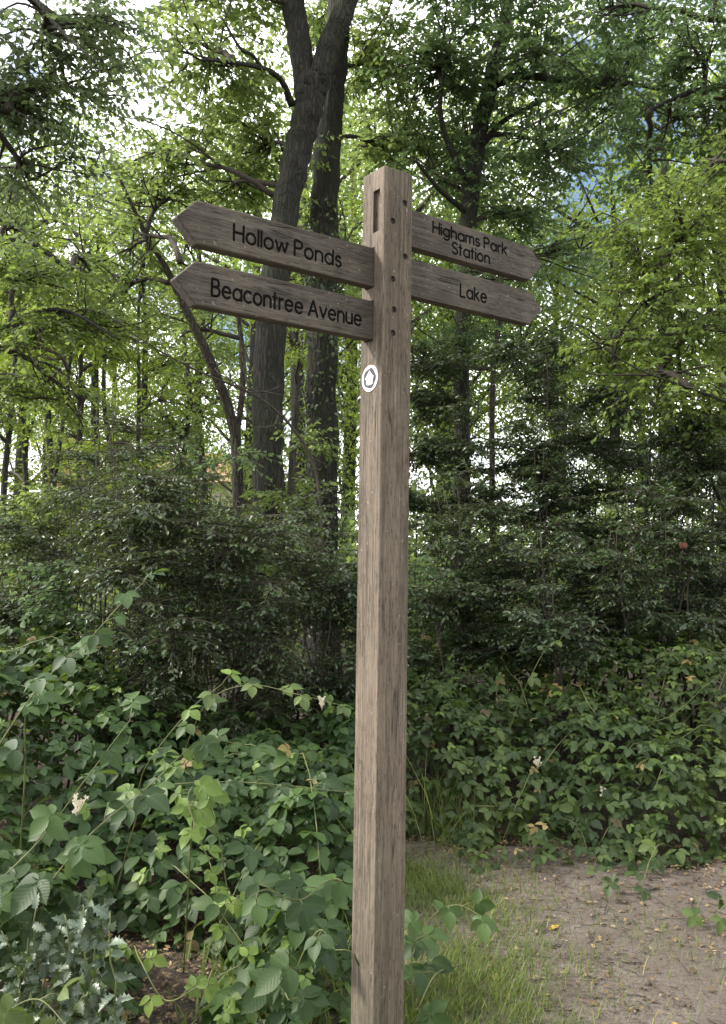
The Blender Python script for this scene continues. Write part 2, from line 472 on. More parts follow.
nm_ = bpy.data.meshes.new_from_object(post.evaluated_get(dg)); nm_.name = 'post'
post.modifiers.clear(); post.data = nm_
for c in cutters: bpy.data.objects.remove(c)

for bx, bz in bolts:
    bm = bmesh.new(); bmesh.ops.create_cone(bm, segments=6, radius1=.0068, radius2=.0062, depth=.006, cap_ends=True,
        matrix=Matrix.Translation((bx, -PW / 2 + .0085, bz)) @ Matrix.Rotation(math.pi / 2, 4, 'X'))
    me = bpy.data.meshes.new('bolt'); bm.to_mesh(me); bm.free(); me.materials.append(M['bolt'])
    link_child(bpy.data.objects.new('bolt', me), fp)

# stroke lettering -----------------------------------------------------
def arc(cx, cy, rx, ry, a0, a1, n=12):
    t = np.radians(np.linspace(a0, a1, n)); return [(cx + rx * math.cos(q), cy + ry * math.sin(q)) for q in t]
XH = .68
def bowl(): return arc(.29, XH / 2, .29, XH / 2, 0, 360, 22)
GL = {
 'H': (.62, [[(0, 0), (0, 1)], [(.62, 0), (.62, 1)], [(0, .52), (.62, .52)]]),
 'L': (.46, [[(0, 1), (0, 0), (.46, 0)]]),
 'P': (.52, [[(0, 0), (0, 1), (.27, 1)] + arc(.27, .75, .25, .25, 90, -90) + [(0, .5)]]),
 'B': (.54, [[(0, 0), (0, 1), (.25, 1)] + arc(.25, .77, .23, .23, 90, -90) + [(0, .54)], [(.25, .54)] + arc(.27, .27, .27, .27, 90, -90) + [(0, 0)]]),
 'A': (.72, [[(0, 0), (.36, 1), (.72, 0)], [(.12, .33), (.60, .33)]]),
 'S': (.52, [arc(.26, .76, .235, .24, 25, 250, 12) + [(.30, .50)] + arc(.26, .25, .26, .25, 75, -155, 12)]),
 'o': (.58, [bowl()]),
 'a': (.58, [bowl(), [(.58, XH), (.58, 0)]]),
 'd': (.58, [bowl(), [(.58, 1), (.58, 0)]]),
 'g': (.58, [bowl(), [(.58, XH), (.58, -.06)] + arc(.29, -.06, .29, .24, 0, -150, 10)]),
 'c': (.50, [arc(.29, XH / 2, .29, XH / 2, 48, 312, 16)]),
 'e': (.58, [[(.02, .36), (.57, .36)] + arc(.29, XH / 2, .285, XH / 2, 6, 318, 18)]),
 'l': (.0, [[(0, 0), (0, 1)]]),
 'i': (.0, [[(0, 0), (0, XH)], [(0, .93), (0, .97)]]),
 't': (.26, [[(.10, .95), (.10, 0)], [(-.03, XH), (.26, XH)]]),
 'r': (.26, [[(0, 0), (0, XH)], [(0, .42)] + arc(.24, .42, .24, .25, 175, 85, 7)]),
 'n': (.50, [[(0, 0), (0, XH)], [(0, .40)] + arc(.25, .42, .25, .26, 175, 0, 10) + [(.5, 0)]]),
 'm': (.80, [[(0, 0), (0, XH)], [(0, .42)] + arc(.2, .46, .2, .22, 175, 0, 8) + [(.4, 0)], [(.4, .42)] + arc(.6, .46, .2, .22, 175, 0, 8) + [(.8, 0)]]),
 'h': (.50, [[(0, 0), (0, 1)], [(0, .40)] + arc(.25, .42, .25, .26, 175, 0, 10) + [(.5, 0)]]),
 'u': (.50, [[(0, XH)] + arc(.25, .26, .25, .26, 180, 355, 10), [(.5, XH), (.5, 0)]]),
 'v': (.52, [[(0, XH), (.26, 0), (.52, XH)]]),
 'w': (.80, [[(0, XH), (.19, 0), (.40, .62), (.61, 0), (.80, XH)]]),
 's': (.40, [arc(.20, .50, .175, .175, 30, 245, 9) + arc(.20, .175, .195, .18, 70, -150, 9)]),
 'k': (.46, [[(0, 0), (0, 1)], [(.42, XH), (0, .30)], [(.13, .40), (.46, 0)]]),
}
def text_width(s, gap=.2):
    return sum((.30 if ch == ' ' else GL[ch][0] + gap) for ch in s) - gap
def letter_mesh(s, cx, cz, width, cap, yface, parent, rng, mb):
    k = width / text_width(s) ; x = cx - width / 2
    for ch in s:
        if ch == ' ': x += .30 * k; continue
        adv, strokes = GL[ch]
        for st in strokes:
            q_ = [st[0]]
            for A_, B_ in zip(st[:-1], st[1:]):
                if math.hypot(B_[0] - A_[0], B_[1] - A_[1]) > .15:
                    q_ += [(A_[0] + (B_[0] - A_[0]) * f_, A_[1] + (B_[1] - A_[1]) * f_) for f_ in (.07, .5, .93)]
                q_.append(B_)
            pts = np.array(q_, float)
            # densify straight runs a little so that ends round off
            p3 = np.stack([x + pts[:, 0] * k + rng.normal(0, .00012, len(pts)), np.zeros(len(pts)), cz + (pts[:, 1] - .5) * cap + rng.normal(0, .0002, len(pts))], -1)
            d0 = p3[0] - p3[1]; d1 = p3[-1] - p3[-2]
            rw = .0033
            p3 = np.concatenate([[p3[0] + d0 / np.linalg.norm(d0) * rw * .8], [p3[0]], p3[1:-1], [p3[-1]], [p3[-1] + d1 / np.linalg.norm(d1) * rw * .8]])
            sub = MB(); rr = np.full(len(p3), rw); rr[0] = rr[-1] = rw * .45
            # ring in plane XZ with y squashed
            n = len(p3); t = nrm(np.gradient(p3, axis=0)); side = np.stack([t[:, 2], 0 * t[:, 0], -t[:, 0]], -1)
            ang = np.arange(8) * np.pi / 4
            v = p3[:, None] + rr[:, None, None] * (np.cos(ang)[None, :, None] * side[:, None] + .28 * np.sin(ang)[None, :, None] * np.array([0, 1.0, 0]))
            v[..., 1] += yface
            i, j = np.meshgrid(np.arange(n - 1), np.arange(8), indexing='ij')
            p0 = i * 8 + j; p1 = i * 8 + (j + 1) % 8
            f = np.concatenate([np.stack([p0, p1, p1 + 8], -1).reshape(-1, 3), np.stack([p0, p1 + 8, p0 + 8], -1).reshape(-1, 3)])
            mb.add(v.reshape(-1, 3), f)
        x += (adv + .2) * k

def board_u(px, z):
    """distance along the arm axis of the board-front point seen at column px at height z"""
    d_ = lambda u: (PC + nn_ * OFF + ax * u + np.array([0, 0, z]) - np.array([0, 0, H]))
    lo, hi = -.75, .75
    for _ in range(50):
        mid = (lo + hi) / 2; v = d_(mid); p = 363 + F_PX * (v @ _r) / (v @ _f)
        if p < px: lo = mid
        else: hi = mid
    return lo

def finger_board(sign, L, z, texts, label, seed):
    rng = np.random.RandomState(seed)
    root = bpy.data.objects.new('finger_board', None)
    tip = .0495 * S; hb = BH / 2
    outline = [(0.03, -hb), (L - tip, -hb), (L, 0.002), (L - tip, hb), (0.03, hb)]
    bm = bmesh.new()
    fr = [bm.verts.new((sign * x, -OFF, zz)) for x, zz in outline]
    bk = [bm.verts.new((sign * x, -OFF + TH, zz)) for x, zz in outline]
    n = len(outline)
    bm.faces.new(fr); bm.faces.new(bk[::-1])
    for q in range(n): bm.faces.new((fr[q], bk[q], bk[(q + 1) % n], fr[(q + 1) % n]))
    bmesh.ops.recalc_face_normals(bm, faces=bm.faces)
    bmesh.ops.bevel(bm, geom=bm.edges[:], offset=.0035, segments=2, affect='EDGES', profile=.6)
    me = bpy.data.meshes.new('finger_board'); bm.to_mesh(me); bm.free(); me.materials.append(M['board'])
    o = link_child(bpy.data.objects.new('finger_board', me), fp)
    o.location = (0, 0, z)
    o['label'] = label
    mb = MB()
    for s, x0, x1, dz, cap in texts:
        u0, u1 = board_u(x0, z), board_u(x1, z)
        letter_mesh(s, (u0 + u1) / 2, dz, abs(u1 - u0), cap, -OFF, o, rng, mb)
    lo = mb.build('lettering', M['letter']); lo.parent = o
    return o
finger_board(-1, .5968 * S, zs[0], [('Hollow Ponds', 234, 341, -.002, .040)], 'upper left board reading Hollow Ponds', 1)
finger_board(-1, .5968 * S, zs[1], [('Beacontree Avenue', 212, 361, -.002, .041)], 'lower left board reading Beacontree Avenue', 2)
finger_board(1, .5907 * S, zs[2], [('Highams Park', 433, 506.5, .022, .033), ('Station', 452.5, 489.5, -.022, .033)], 'upper right board reading Highams Park Station', 3)
finger_board(1, .5907 * S, zs[3], [('Lake', 460.5, 486.5, -.001, .038)], 'lower right board reading Lake', 4)

# waymark disc on the left face (local -X face)
def left_face(px, py):
    d = _f * F_PX + _r * (px - 363) - _u * (py - 512)
    o = np.array([0, 0, H]); q = PC - ax * PW / 2
    t = ((q - o) @ ax) / (d @ ax); p = o + d * t - PC
    return p @ nn_, p[2]
yy_, dz_ = left_face(370.4, 378.5)
def disc(name, outline, x0, x1, mat, parent, cy, cz):
    bm = bmesh.new(); A = [bm.verts.new((x0, cy - p[0], cz + p[1])) for p in outline]; B = [bm.verts.new((x1, cy - p[0], cz + p[1])) for p in outline]
    n = len(A); bm.faces.new(A); bm.faces.new(B[::-1])
    for q in range(n): bm.faces.new((A[q], B[q], B[(q + 1) % n], A[(q + 1) % n]))
    bmesh.ops.recalc_face_normals(bm, faces=bm.faces)
    me = bpy.data.meshes.new(name); bm.to_mesh(me); bm.free(); me.materials.append(mat)
    return link_child(bpy.data.objects.new(name, me), parent)
circ = lambda r, n=40: [(r * math.cos(q * 2 * math.pi / n), r * math.sin(q * 2 * math.pi / n)) for q in range(n)]
R0 = .0365
wm = disc('waymark_disc', circ(R0), -PW / 2 + .001, -PW / 2 - .0025, M['disc'], fp, -yy_, dz_)
wm['label'] = 'round white waymark disc with a dark ring'
disc('dark_ring', [(p[0] * (1 + .05 * math.cos(5 * k_ * 2 * math.pi / 40)), p[1] * (1 + .05 * math.cos(5 * k_ * 2 * math.pi / 40))) for k_, p in enumerate(circ(R0 * .76))], -PW / 2 - .0024, -PW / 2 - .0032, M['disc_black'], wm, -yy_, dz_)
arrow = [(0, .66), (.36, .27), (.60, .12), (.52, -.05), (.44, -.12), (.46, -.50), (.10, -.56), (-.12, -.56), (-.44, -.48), (-.42, -.10), (-.58, .02), (-.38, .22)]
disc('emblem', [(p[0] * R0 * .9, p[1] * R0 * .92) for p in arrow], -PW / 2 - .0031, -PW / 2 - .004, M['disc'], wm, -yy_, dz_)
disc('emblem_print', [(p[0] * R0, p[1] * R0) for p in [(-.28, -.12), (-.05, -.02), (.30, .0), (.26, .2), (.05, .12), (-.22, .1)]], -PW / 2 - .0039, -PW / 2 - .0043, M['disc_grey'], wm, -yy_, dz_)

# ------------------------------------------------------------------ trees
def smooth_path(pts, n=24):
    pts = np.asarray(pts, float); m_ = len(pts)
    t = np.linspace(0, m_ - 1, n); out = []
    pp = np.concatenate([[2 * pts[0] - pts[1]], pts, [2 * pts[-1] - pts[-2]]])
    for q in t:
        i_ = min(int(q), m_ - 2); u = q - i_
        a, b_, c, d = pp[i_], pp[i_ + 1], pp[i_ + 2], pp[i_ + 3]
        out.append(.5 * ((2 * b_) + (-a + c) * u + (2 * a - 5 * b_ + 4 * c - d) * u * u + (-a + 3 * b_ - 3 * c + d) * u ** 3))
    return np.array(out)

def wiggle(a, b_, rng, n=7, amp=.08, sag=0.0):
    t = np.linspace(0, 1, n)[:, None]
    L = np.linalg.norm(b_ - a)
    p = a + (b_ - a) * t + np.sin(t * np.pi) * (rng.normal(0, amp, 3) * L)
    p[:, 2] += (np.sin(t[:, 0] * np.pi) * sag * L)
    p[1:-1] += rng.normal(0, amp * .15 * L, (n - 2, 3))
    return p

DENS = 1.0; SPREAD = 1.0
def crown(rng, nodes, clusters, branches, leaves, tpl, lsize, per=12, twig=(.25, .5), dens=130, tilt=.55, flat=.5, droop=.25, limb_r=.03, shell=0.0, nsub=9):
    nodes = np.asarray(nodes)
    for (px, py, Y_, rx, ry, dY, dn) in clusters:
        c = P(px, py, Y_); k = Y_ / F_PX
        R = np.array([rx * k, dY, ry * k]) * SPREAD; dn = dn / SPREAD ** 1.3
        area = math.pi * R[0] * R[2]
        ntw = max(6, int(area * dens * dn * DENS))
        d2 = np.linalg.norm(nodes - (c - [0, 0, .5 * R[2]]), axis=1); st = nodes[np.argmin(d2)]
        limb = wiggle(st, c, rng, 9, .07, .06)
        branches.tube(limb, np.linspace(limb_r, limb_r * .45, 9), 6, rng=rng)
        subs = []
        ns_ = max(4, int(nsub * (1 + area * .6)))
        for q in range(ns_):
            w = nrm(rng.normal(size=3)); rad_ = rng.uniform(shell, 1) ** .5
            tipp = c + w * R * rad_
            s0 = limb[rng.randint(4, 9)]
            sb = wiggle(s0, tipp, rng, 6, .08, .05)
            branches.tube(sb, np.linspace(limb_r * .38, .004, 6), 4, cap=False)
            subs.append(sb)
        subs = np.array(subs)
        si = rng.randint(0, ns_, ntw); ti = rng.uniform(1.2, 4.999, ntw); i0 = ti.astype(int); fr_ = (ti - i0)[:, None]
        p = subs[si, i0] * (1 - fr_) + subs[si, i0 + 1] * fr_
        p = p + rng.normal(size=(ntw, 3)) * R * .10
        sd = nrm(subs[si, i0 + 1] - subs[si, i0])
        az = rng.uniform(0, 2 * np.pi, ntw)
        d = nrm(sd * .6 + np.stack([np.cos(az), np.sin(az), rng.normal(0, .35, ntw) * (1 - flat) - droop * .5], -1))
        Lt = rng.uniform(twig[0], twig[1], ntw)
        # twigs (3-sided, 3 rings)
        e = p + d * Lt[:, None] + np.array([0, 0, -1]) * (droop * .4 * Lt[:, None])
        mid = (p + e) / 2 + np.array([0, 0, .04]) * Lt[:, None]
        sx = nrm(np.cross(d, [0, 0, 1.0])); su = np.cross(sx, d)
        V = []
        for ring, rr in ((p, .0035), (mid, .0026), (e, .0012)):
            for an in (0, 2.094, 4.189):
                V.append(ring + rr * (math.cos(an) * sx + math.sin(an) * su))
        V = np.stack(V, 1)
        tf = []
        for r_ in (0, 3):
            for q in range(3):
                a0, a1 = r_ + q, r_ + (q + 1) % 3
                tf += [(a0, a1, a1 + 3), (a0, a1 + 3, a0 + 3)]
        tf = np.array(tf)
        branches.add(V.reshape(-1, 3), (tf[None] + (np.arange(ntw) * 9)[:, None, None]).reshape(-1, 3))
        # leaves
        u = ((np.arange(per) + .6) / per)[None, :, None]
        pos = (p[:, None] * (1 - u) ** 2 + 2 * mid[:, None] * u * (1 - u) + e[:, None] * u ** 2)
        sg = np.where(np.arange(per) % 2 == 0, 1, -1)[None, :, None]
        axl = d[:, None] * .55 + sx[:, None] * sg * .8 + rng.normal(0, .25, (ntw, per, 3)) + np.array([0, 0, -droop])
        nn = np.array([0, 0, 1.0]) + rng.normal(0, tilt, (ntw, per, 3))
        tw_r = rng.uniform(0, 1, (ntw, 1)) * .5
        rnd = np.clip(tw_r + rng.uniform(0, .5, (ntw, per)), 0, 1)
        sz = lsize * rng.uniform(.65, 1.25, (ntw, per))
        leaves.leaves(tpl, pos.reshape(-1, 3), axl.reshape(-1, 3), nn.reshape(-1, 3), sz.ravel(), rnd.ravel())

def px_path(lst):
    """list of (px, py, Y, radius px) -> points, radii in metres"""
    pts = np.array([P(a, b_, c) for a, b_, c, r in lst]); rr = np.array([r * c / F_PX for a, b_, c, r in lst])
    return pts, rr

def tree(name, label, cat, stems, clusters, leafm, barkm, seed, group=None, tpl=L_SMALL, lsize=.07, extra=None, trunk_name='trunk', sides=14, **kw):
    rng = np.random.RandomState(seed)
    p0, r0 = px_path(stems[0])
    base = np.array([p0[0][0], p0[0][1], float(gz(p0[0][0], p0[0][1])) - .05])
    root = empty(name, base, label, cat, group)
    tm, br, lv = MB(), MB(), MB()
    nodes = []
    for q, st in enumerate(stems):
        p, r = px_path(st)
        if q == 0 and p[0][2] > base[2]:
            p = np.concatenate([[base], p]); r = np.concatenate([[r[0] * 1.25], r])
        n = max(6, len(p) * 6)
        sp = smooth_path(p, n); rr = np.interp(np.linspace(0, len(p) - 1, n), np.arange(len(p)), r)
        sp[1:] += rng.normal(0, 1, (n - 1, 3)) * rr[1:, None] * .05
        tm.tube(sp, rr, sides, rough=.05, rng=rng)
        nodes.append(sp[n // 4:])
    nodes = np.concatenate(nodes)
    crown(rng, nodes, clusters, br, lv, tpl, lsize, **kw)
    tm.build(trunk_name, M[barkm], root, smooth=True)
    if br.n: br.build('branches', M['twig'], root, smooth=True)
    if lv.n: lv.build('crown', M[leafm], root, smooth=False, attr=True)
    if extra: extra(root, rng)
    return root

DENS = .98; SPREAD = 1.35
# forked oak behind the left boards
def ivy_on(path, rpx, n, root, rng, lo=.3, hi=.8):
    p, r = px_path(path); sp = smooth_path(p, 40); lv = MB()
    i_ = rng.uniform(lo * 39, hi * 38.9, n); i0 = i_.astype(int); q = sp[i0] + (sp[i0 + 1] - sp[i0]) * (i_ - i0)[:, None]
    an = rng.uniform(0, 2 * np.pi, n); rr = rpx * rng.uniform(.95, 1.5, n)
    o = np.stack([np.cos(an), np.sin(an), 0 * an], -1)
    lv.leaves(L_SMALL, q + o * rr[:, None], rng.normal(0, .5, (n, 3)) + np.array([0, 0, -.6]), o + rng.normal(0, .35, (n, 3)), .06 * rng.uniform(.6, 1.2, n), rng.uniform(0, 1, n))
    lv.build('ivy', M['shrub'], root, attr=True)

A1 = [(268, 640, 8.0, 19), (268, 500, 8.0, 16.5), (268, 420, 8.0, 16), (271, 320, 8.0, 16), (283, 225, 8.0, 14), (298, 150, 8.0, 14.5), (308, 108, 8.0, 15), (312, 84, 8.0, 16.5)]
A1l = [(307, 100, 8.0, 11.5), (301, 50, 8.0, 12), (293, 0, 8.0, 12), (280, -120, 8.1, 10), (260, -300, 8.4, 6)]
A1r = [(314, 96, 8.0, 11.5), (328, 48, 7.95, 11.5), (344, 10, 7.9, 11.5), (372, -80, 7.8, 10), (420, -260, 7.6, 6)]
tree('forked_tree', 'large dark forked tree trunk rising behind the left boards', 'tree', [A1, A1l, A1r,
      [(292, 105, 8, 4), (281, 80, 7.8, 3), (262, 68, 7.6, 2.6), (228, 62, 7.4, 2), (200, 60, 7.2, 1.2)],
      [(262, 68, 7.6, 2), (252, 55, 7.5, 1.8), (240, 48, 7.4, 1.6), (222, 18, 7.3, 1)],
      [(278, 330, 8, 2.4), (255, 300, 7.8, 2), (225, 285, 7.5, 1.5), (180, 262, 7.3, 1)]],
     [(200, 70, 8.0, 75, 70, .9, .9), (250, 150, 9.2, 60, 70, .8, .9), (160, 150, 8.4, 60, 60, .8, .8), (210, -20, 8, 90, 50, 1, .9), (330, -90, 8, 120, 60, 1, .8),
      (130, 250, 8.6, 55, 50, .7, .6), (235, 190, 9, 45, 40, .6, .8)],
     'oak', 'bark', 11, tpl=L_MED, lsize=.068, dens=120)
B1 = [(322, 620, 9.2, 17), (322, 480, 9.2, 16.5), (322, 330, 9.2, 15.5), (324, 220, 9.2, 14.5), (329, 120, 9.2, 14), (337, 30, 9.2, 13), (344, -100, 9.2, 11), (350, -300, 9.2, 7)]
tree('ivy_clad_tree', 'straight tree trunk with ivy just right of the forked trunk', 'tree', [B1],
     [(385, 60, 9.8, 60, 70, .8, .9), (400, 150, 10.2, 50, 40, .7, .8), (312, 30, 10.5, 40, 50, .6, .9), (350, 250, 10.5, 45, 60, .6, .6), (300, 280, 10.8, 50, 60, .6, .6), (370, -70, 9.2, 90, 50, 1, .8)],
     'oak', 'bark', 12, tpl=L_MED, lsize=.068, dens=120, extra=lambda r, g: ivy_on(B1, .17, 1500, r, g, .05, .45))
tree('leaning_tree', 'slim brown tree trunk leaning left below the left board tips', 'tree',
     [[(240, 620, 8.6, 6.5), (238, 500, 8.6, 6), (234, 430, 8.6, 5.5), (214, 370, 8.5, 5), (190, 318, 8.4, 4.2), (168, 272, 8.3, 3.4), (148, 238, 8.2, 2.2), (120, 180, 8.0, 2)],
      [(236, 440, 8.6, 3.5), (243, 380, 8.8, 3), (240, 330, 9, 2.4), (232, 280, 9, 2.5)]],
     [(110, 300, 9.0, 55, 40, .7, .55), (200, 330, 9.2, 50, 40, .6, .5), (165, 200, 8.5, 50, 40, .6, .55)], 'oak', 'bark_brown', 13, lsize=.065, dens=110)
# dark tree right of the post
tree('dark_limbed_tree', 'crooked dark tree trunk rising behind the right boards', 'tree',
     [[(462, 640, 9.5, 9), (462, 480, 9.5, 8.5), (462, 360, 9.5, 8), (465, 270, 9.5, 8), (470, 200, 9.5, 8.5), (480, 130, 9.5, 8.5), (490, 90, 9.5, 8), (494, 60, 9.5, 7), (506, 20, 9.5, 6), (512, -60, 9.5, 5), (520, -200, 9.5, 3)],
      [(487, 88, 9.5, 4.5), (520, 76, 9.2, 4), (560, 80, 9, 3.2), (610, 80, 8.7, 2.4), (670, 92, 8.4, 1.4)],
      [(474, 190, 9.5, 3.5), (455, 160, 9.3, 3), (440, 110, 9.1, 2.5), (448, 50, 9, 1.6)],
      [(470, 215, 9.5, 3.2), (440, 190, 9.2, 2.4), (415, 160, 9, 1.6)],
      [(478, 150, 9.5, 3.5), (505, 120, 9.5, 2.6), (545, 100, 9.5, 1.6)]],
     [(440, 60, 9.2, 70, 60, .9, 1.0), (540, 50, 9, 80, 50, .9, 1.0), (560, 150, 9.4, 70, 50, .9, .85), (470, 140, 10.2, 70, 50, .7, .9), (430, 170, 9.8, 35, 50, .7, .7), (520, 215, 9.8, 60, 40, .8, .7),
      (600, 90, 8.6, 70, 45, .8, .9), (580, 250, 9.6, 50, 50, .8, .45), (500, -50, 9.2, 150, 60, 1.2, .9), (640, 30, 8.8, 60, 40, .8, .7)],
     'oak_dark', 'bark', 14, tpl=L_MED, lsize=.066, dens=125)
tree('thin_trunk_tree', 'thin pale trunked tree below the right boards', 'tree',
     [[(493, 600, 8.8, 3), (492, 470, 8.8, 2.8), (493, 380, 8.8, 2.5), (499, 320, 8.8, 2.2), (503, 250, 8.8, 2)]],
     [(450, 350, 9.3, 55, 40, .8, .8), (530, 345, 9.0, 60, 35, .8, .7), (500, 280, 9.4, 50, 40, .7, .5)], 'oak_dark', 'bark_brown', 15, lsize=.06, dens=150)
# lighter tree from the right edge
tree('yellow_green_tree', 'light yellow green tree reaching in from the right edge', 'tree',
     [[(800, 700, 6.8, 16), (795, 500, 6.8, 14), (780, 300, 6.8, 12), (760, 120, 6.8, 8), (750, 0, 6.8, 5)],
      [(790, 430, 6.8, 2.6), (726, 402, 6.6, 1.5), (680, 385, 6.5, 1.2), (630, 365, 6.4, .9), (570, 325, 6.3, .5)],
      [(720, 500, 7.4, 2), (686, 420, 7.3, 2), (676, 350, 7.2, 1.8), (645, 300, 7.1, 1.4), (655, 270, 7, 1)],
      [(645, 300, 7.1, 1.2), (620, 335, 7, 1.2), (612, 370, 7, .9)]],
     [(690, 230, 7.0, 70, 55, .7, 1.0), (640, 290, 7.2, 55, 45, .6, .75), (700, 320, 7.1, 60, 50, .7, .95), (620, 240, 7.4, 35, 40, .5, .7), (660, 380, 6.9, 70, 30, .5, .7), (715, 160, 6.9, 40, 40, .5, .9), (610, 340, 7.2, 40, 35, .5, .6), (715, 420, 7.3, 50, 40, .5, .8)],
     'beech', 'bark', 16, lsize=.058, dens=190)
# overhanging foliage top left, from a trunk out of frame
tree('overhanging_tree', 'grey green leafy boughs hanging in at the top left corner', 'tree',
     [[(-190, 760, 5.5, 22), (-185, 500, 5.5, 20), (-170, 200, 5.5, 18), (-150, 0, 5.5, 14), (-120, -200, 5.5, 9)],
      [(-160, 60, 5.5, 5), (-60, 0, 5.3, 4), (20, -10, 5.2, 3), (60, 30, 5.1, 2), (95, 62, 5, 1)],
      [(-170, 200, 5.5, 5), (-80, 130, 5.4, 3.5), (0, 110, 5.3, 2.2), (50, 130, 5.2, 1.2)]],
     [(40, 40, 5.4, 75, 45, .5, 1.0), (20, 110, 5.6, 65, 45, .5, .95), (110, 20, 6.0, 50, 40, .5, .8), (30, 180, 5.8, 60, 40, .5, .8), (-40, 60, 5.4, 70, 80, .6, .9), (90, 90, 6.0, 45, 35, .4, .7), (60, -50, 5.4, 90, 40, .6, .8)],
     'hazy', 'bark', 17, lsize=.055, dens=210)
tree('left_beech', 'bright green beech like tree filling the left edge at mid height', 'tree',
     [[(-90, 700, 7.5, 14), (-85, 500, 7.5, 13), (-70, 300, 7.5, 11), (-60, 100, 7.5, 7)],
      [(-75, 400, 7.5, 4), (0, 330, 7.3, 3), (60, 310, 7.2, 2), (120, 340, 7, 1)],
      [(-72, 300, 7.5, 4), (10, 240, 7.5, 2.6), (70, 270, 7.6, 1.4)]],
     [(20, 280, 7.6, 65, 40, .6, 1.0), (40, 340, 7.4, 60, 35, .6, .9), (100, 330, 7.8, 55, 35, .6, .55), (10, 390, 7.8, 55, 35, .6, .8), (15, 230, 8.0, 60, 30, .6, .6), (60, 400, 8.0, 50, 30, .6, .5), (90, 270, 8.2, 40, 35, .5, .45)],
     'beech', 'bark', 18, lsize=.06, dens=170)
tree('top_right_tree', 'dark leafed boughs hanging in at the top right corner', 'tree',
     [[(860, 700, 8.2, 20), (850, 400, 8.2, 18), (830, 100, 8.2, 15), (820, -200, 8.2, 10)],
      [(838, 150, 8.2, 5), (760, 90, 8, 4), (700, 90, 7.9, 3), (650, 110, 7.8, 1.6)],
      [(834, 80, 8.2, 5), (760, 30, 8, 3.4), (715, 20, 7.9, 2)]],
     [(700, 55, 7.9, 45, 45, .5, .95), (680, 120, 8, 55, 30, .5, .85), (725, 100, 7.8, 50, 50, .5, .9), (650, 175, 8.4, 40, 30, .5, .6), (600, 10, 8.4, 50, 30, .5, .6), (715, -10, 7.9, 30, 30, .5, .7)],
     'oak_dark', 'bark', 19, lsize=.065, dens=170)
# bare arching bough that crosses in front of the two big trunks
rng = np.random.RandomState(5)
sp_, rr_ = px_path([(322, 560, 6.6, 2.2), (320, 500, 6.6, 2.2), (312, 460, 6.6, 2.1), (290, 425, 6.5, 1.9), (262, 400, 6.4, 1.7), (232, 385, 6.3, 1.5), (200, 372, 6.2, 1.3), (150, 345, 6.1, 1.0), (100, 310, 6, .7)])
root = empty('arching_sapling', (sp_[0][0], sp_[0][1], 0), 'thin dark leafless sapling arching left across the big trunks', 'sapling')
b = MB(); pts = smooth_path(np.concatenate([[[sp_[0][0], sp_[0][1], 0]], sp_]), 60)
b.tube(pts, np.interp(np.linspace(0, 9, 60), range(10), [.014] + list(rr_ * .72)), 6); b.build('stem', M['twig'], root, smooth=True)
b = MB()
for q in range(14):
    s0 = pts[rng.randint(18, 58)]; b.tube(wiggle(s0, s0 + rng.normal(0, .22, 3) + [0, 0, .1], rng, 5, .1), np.linspace(.006, .002, 5), 4)
b.build('twigs', M['twig'], root, smooth=True)

# slim trees in the left background, each with its own trunk and crown
ord_ = ['first', 'second', 'third', 'fourth', 'fifth', 'sixth', 'seventh', 'eighth', 'ninth', 'tenth', 'eleventh', 'twelfth']
bg_spec = [(5, 11, 3.5, 6), (22, 14, 3, -3), (43, 12, 2.4, 20), (60, 16, 3.6, -12), (78, 13, 3, 4), (95, 17, 5, 2), (113, 15, 2.6, -6), (133, 13, 2.4, 8), (152, 18, 4, -8), (176, 15, 2.8, 6), (205, 19, 4.5, -5), (292, 16, 4, 3)]
for q, (px, Yd, rp, lean) in enumerate(bg_spec):
    rng = np.random.RandomState(100 + q)
    st = [(px, 600, Yd, rp), (px + lean * .3 + rng.normal(0, 2), 500, Yd, rp * .95), (px + lean + rng.normal(0, 3), 400, Yd, rp * .85), (px + lean * 1.5 + rng.normal(0, 4), 300, Yd, rp * .55), (px + lean * 2.4, 200, Yd, rp * .15)]
    cl = []
    for z in range(7):
        cl.append((px + rng.normal(0, 28), rng.uniform(190, 455), Yd + rng.normal(0, .8), rng.uniform(28, 48), rng.uniform(18, 32), .9, rng.uniform(.45, .8)))
    cl.append((px + rng.normal(0, 15), rng.uniform(470, 540), Yd + 1, 45, 26, .9, .6))
    tree('slim_tree', '%s slim background tree trunk counting from the left edge' % ord_[q], 'tree', [st], cl, 'far' if q % 3 else 'beech', 'bark', 200 + q,
         group='slim trees in the left background', lsize=.085, dens=62, per=10, twig=(.3, .6), sides=8, nsub=6)

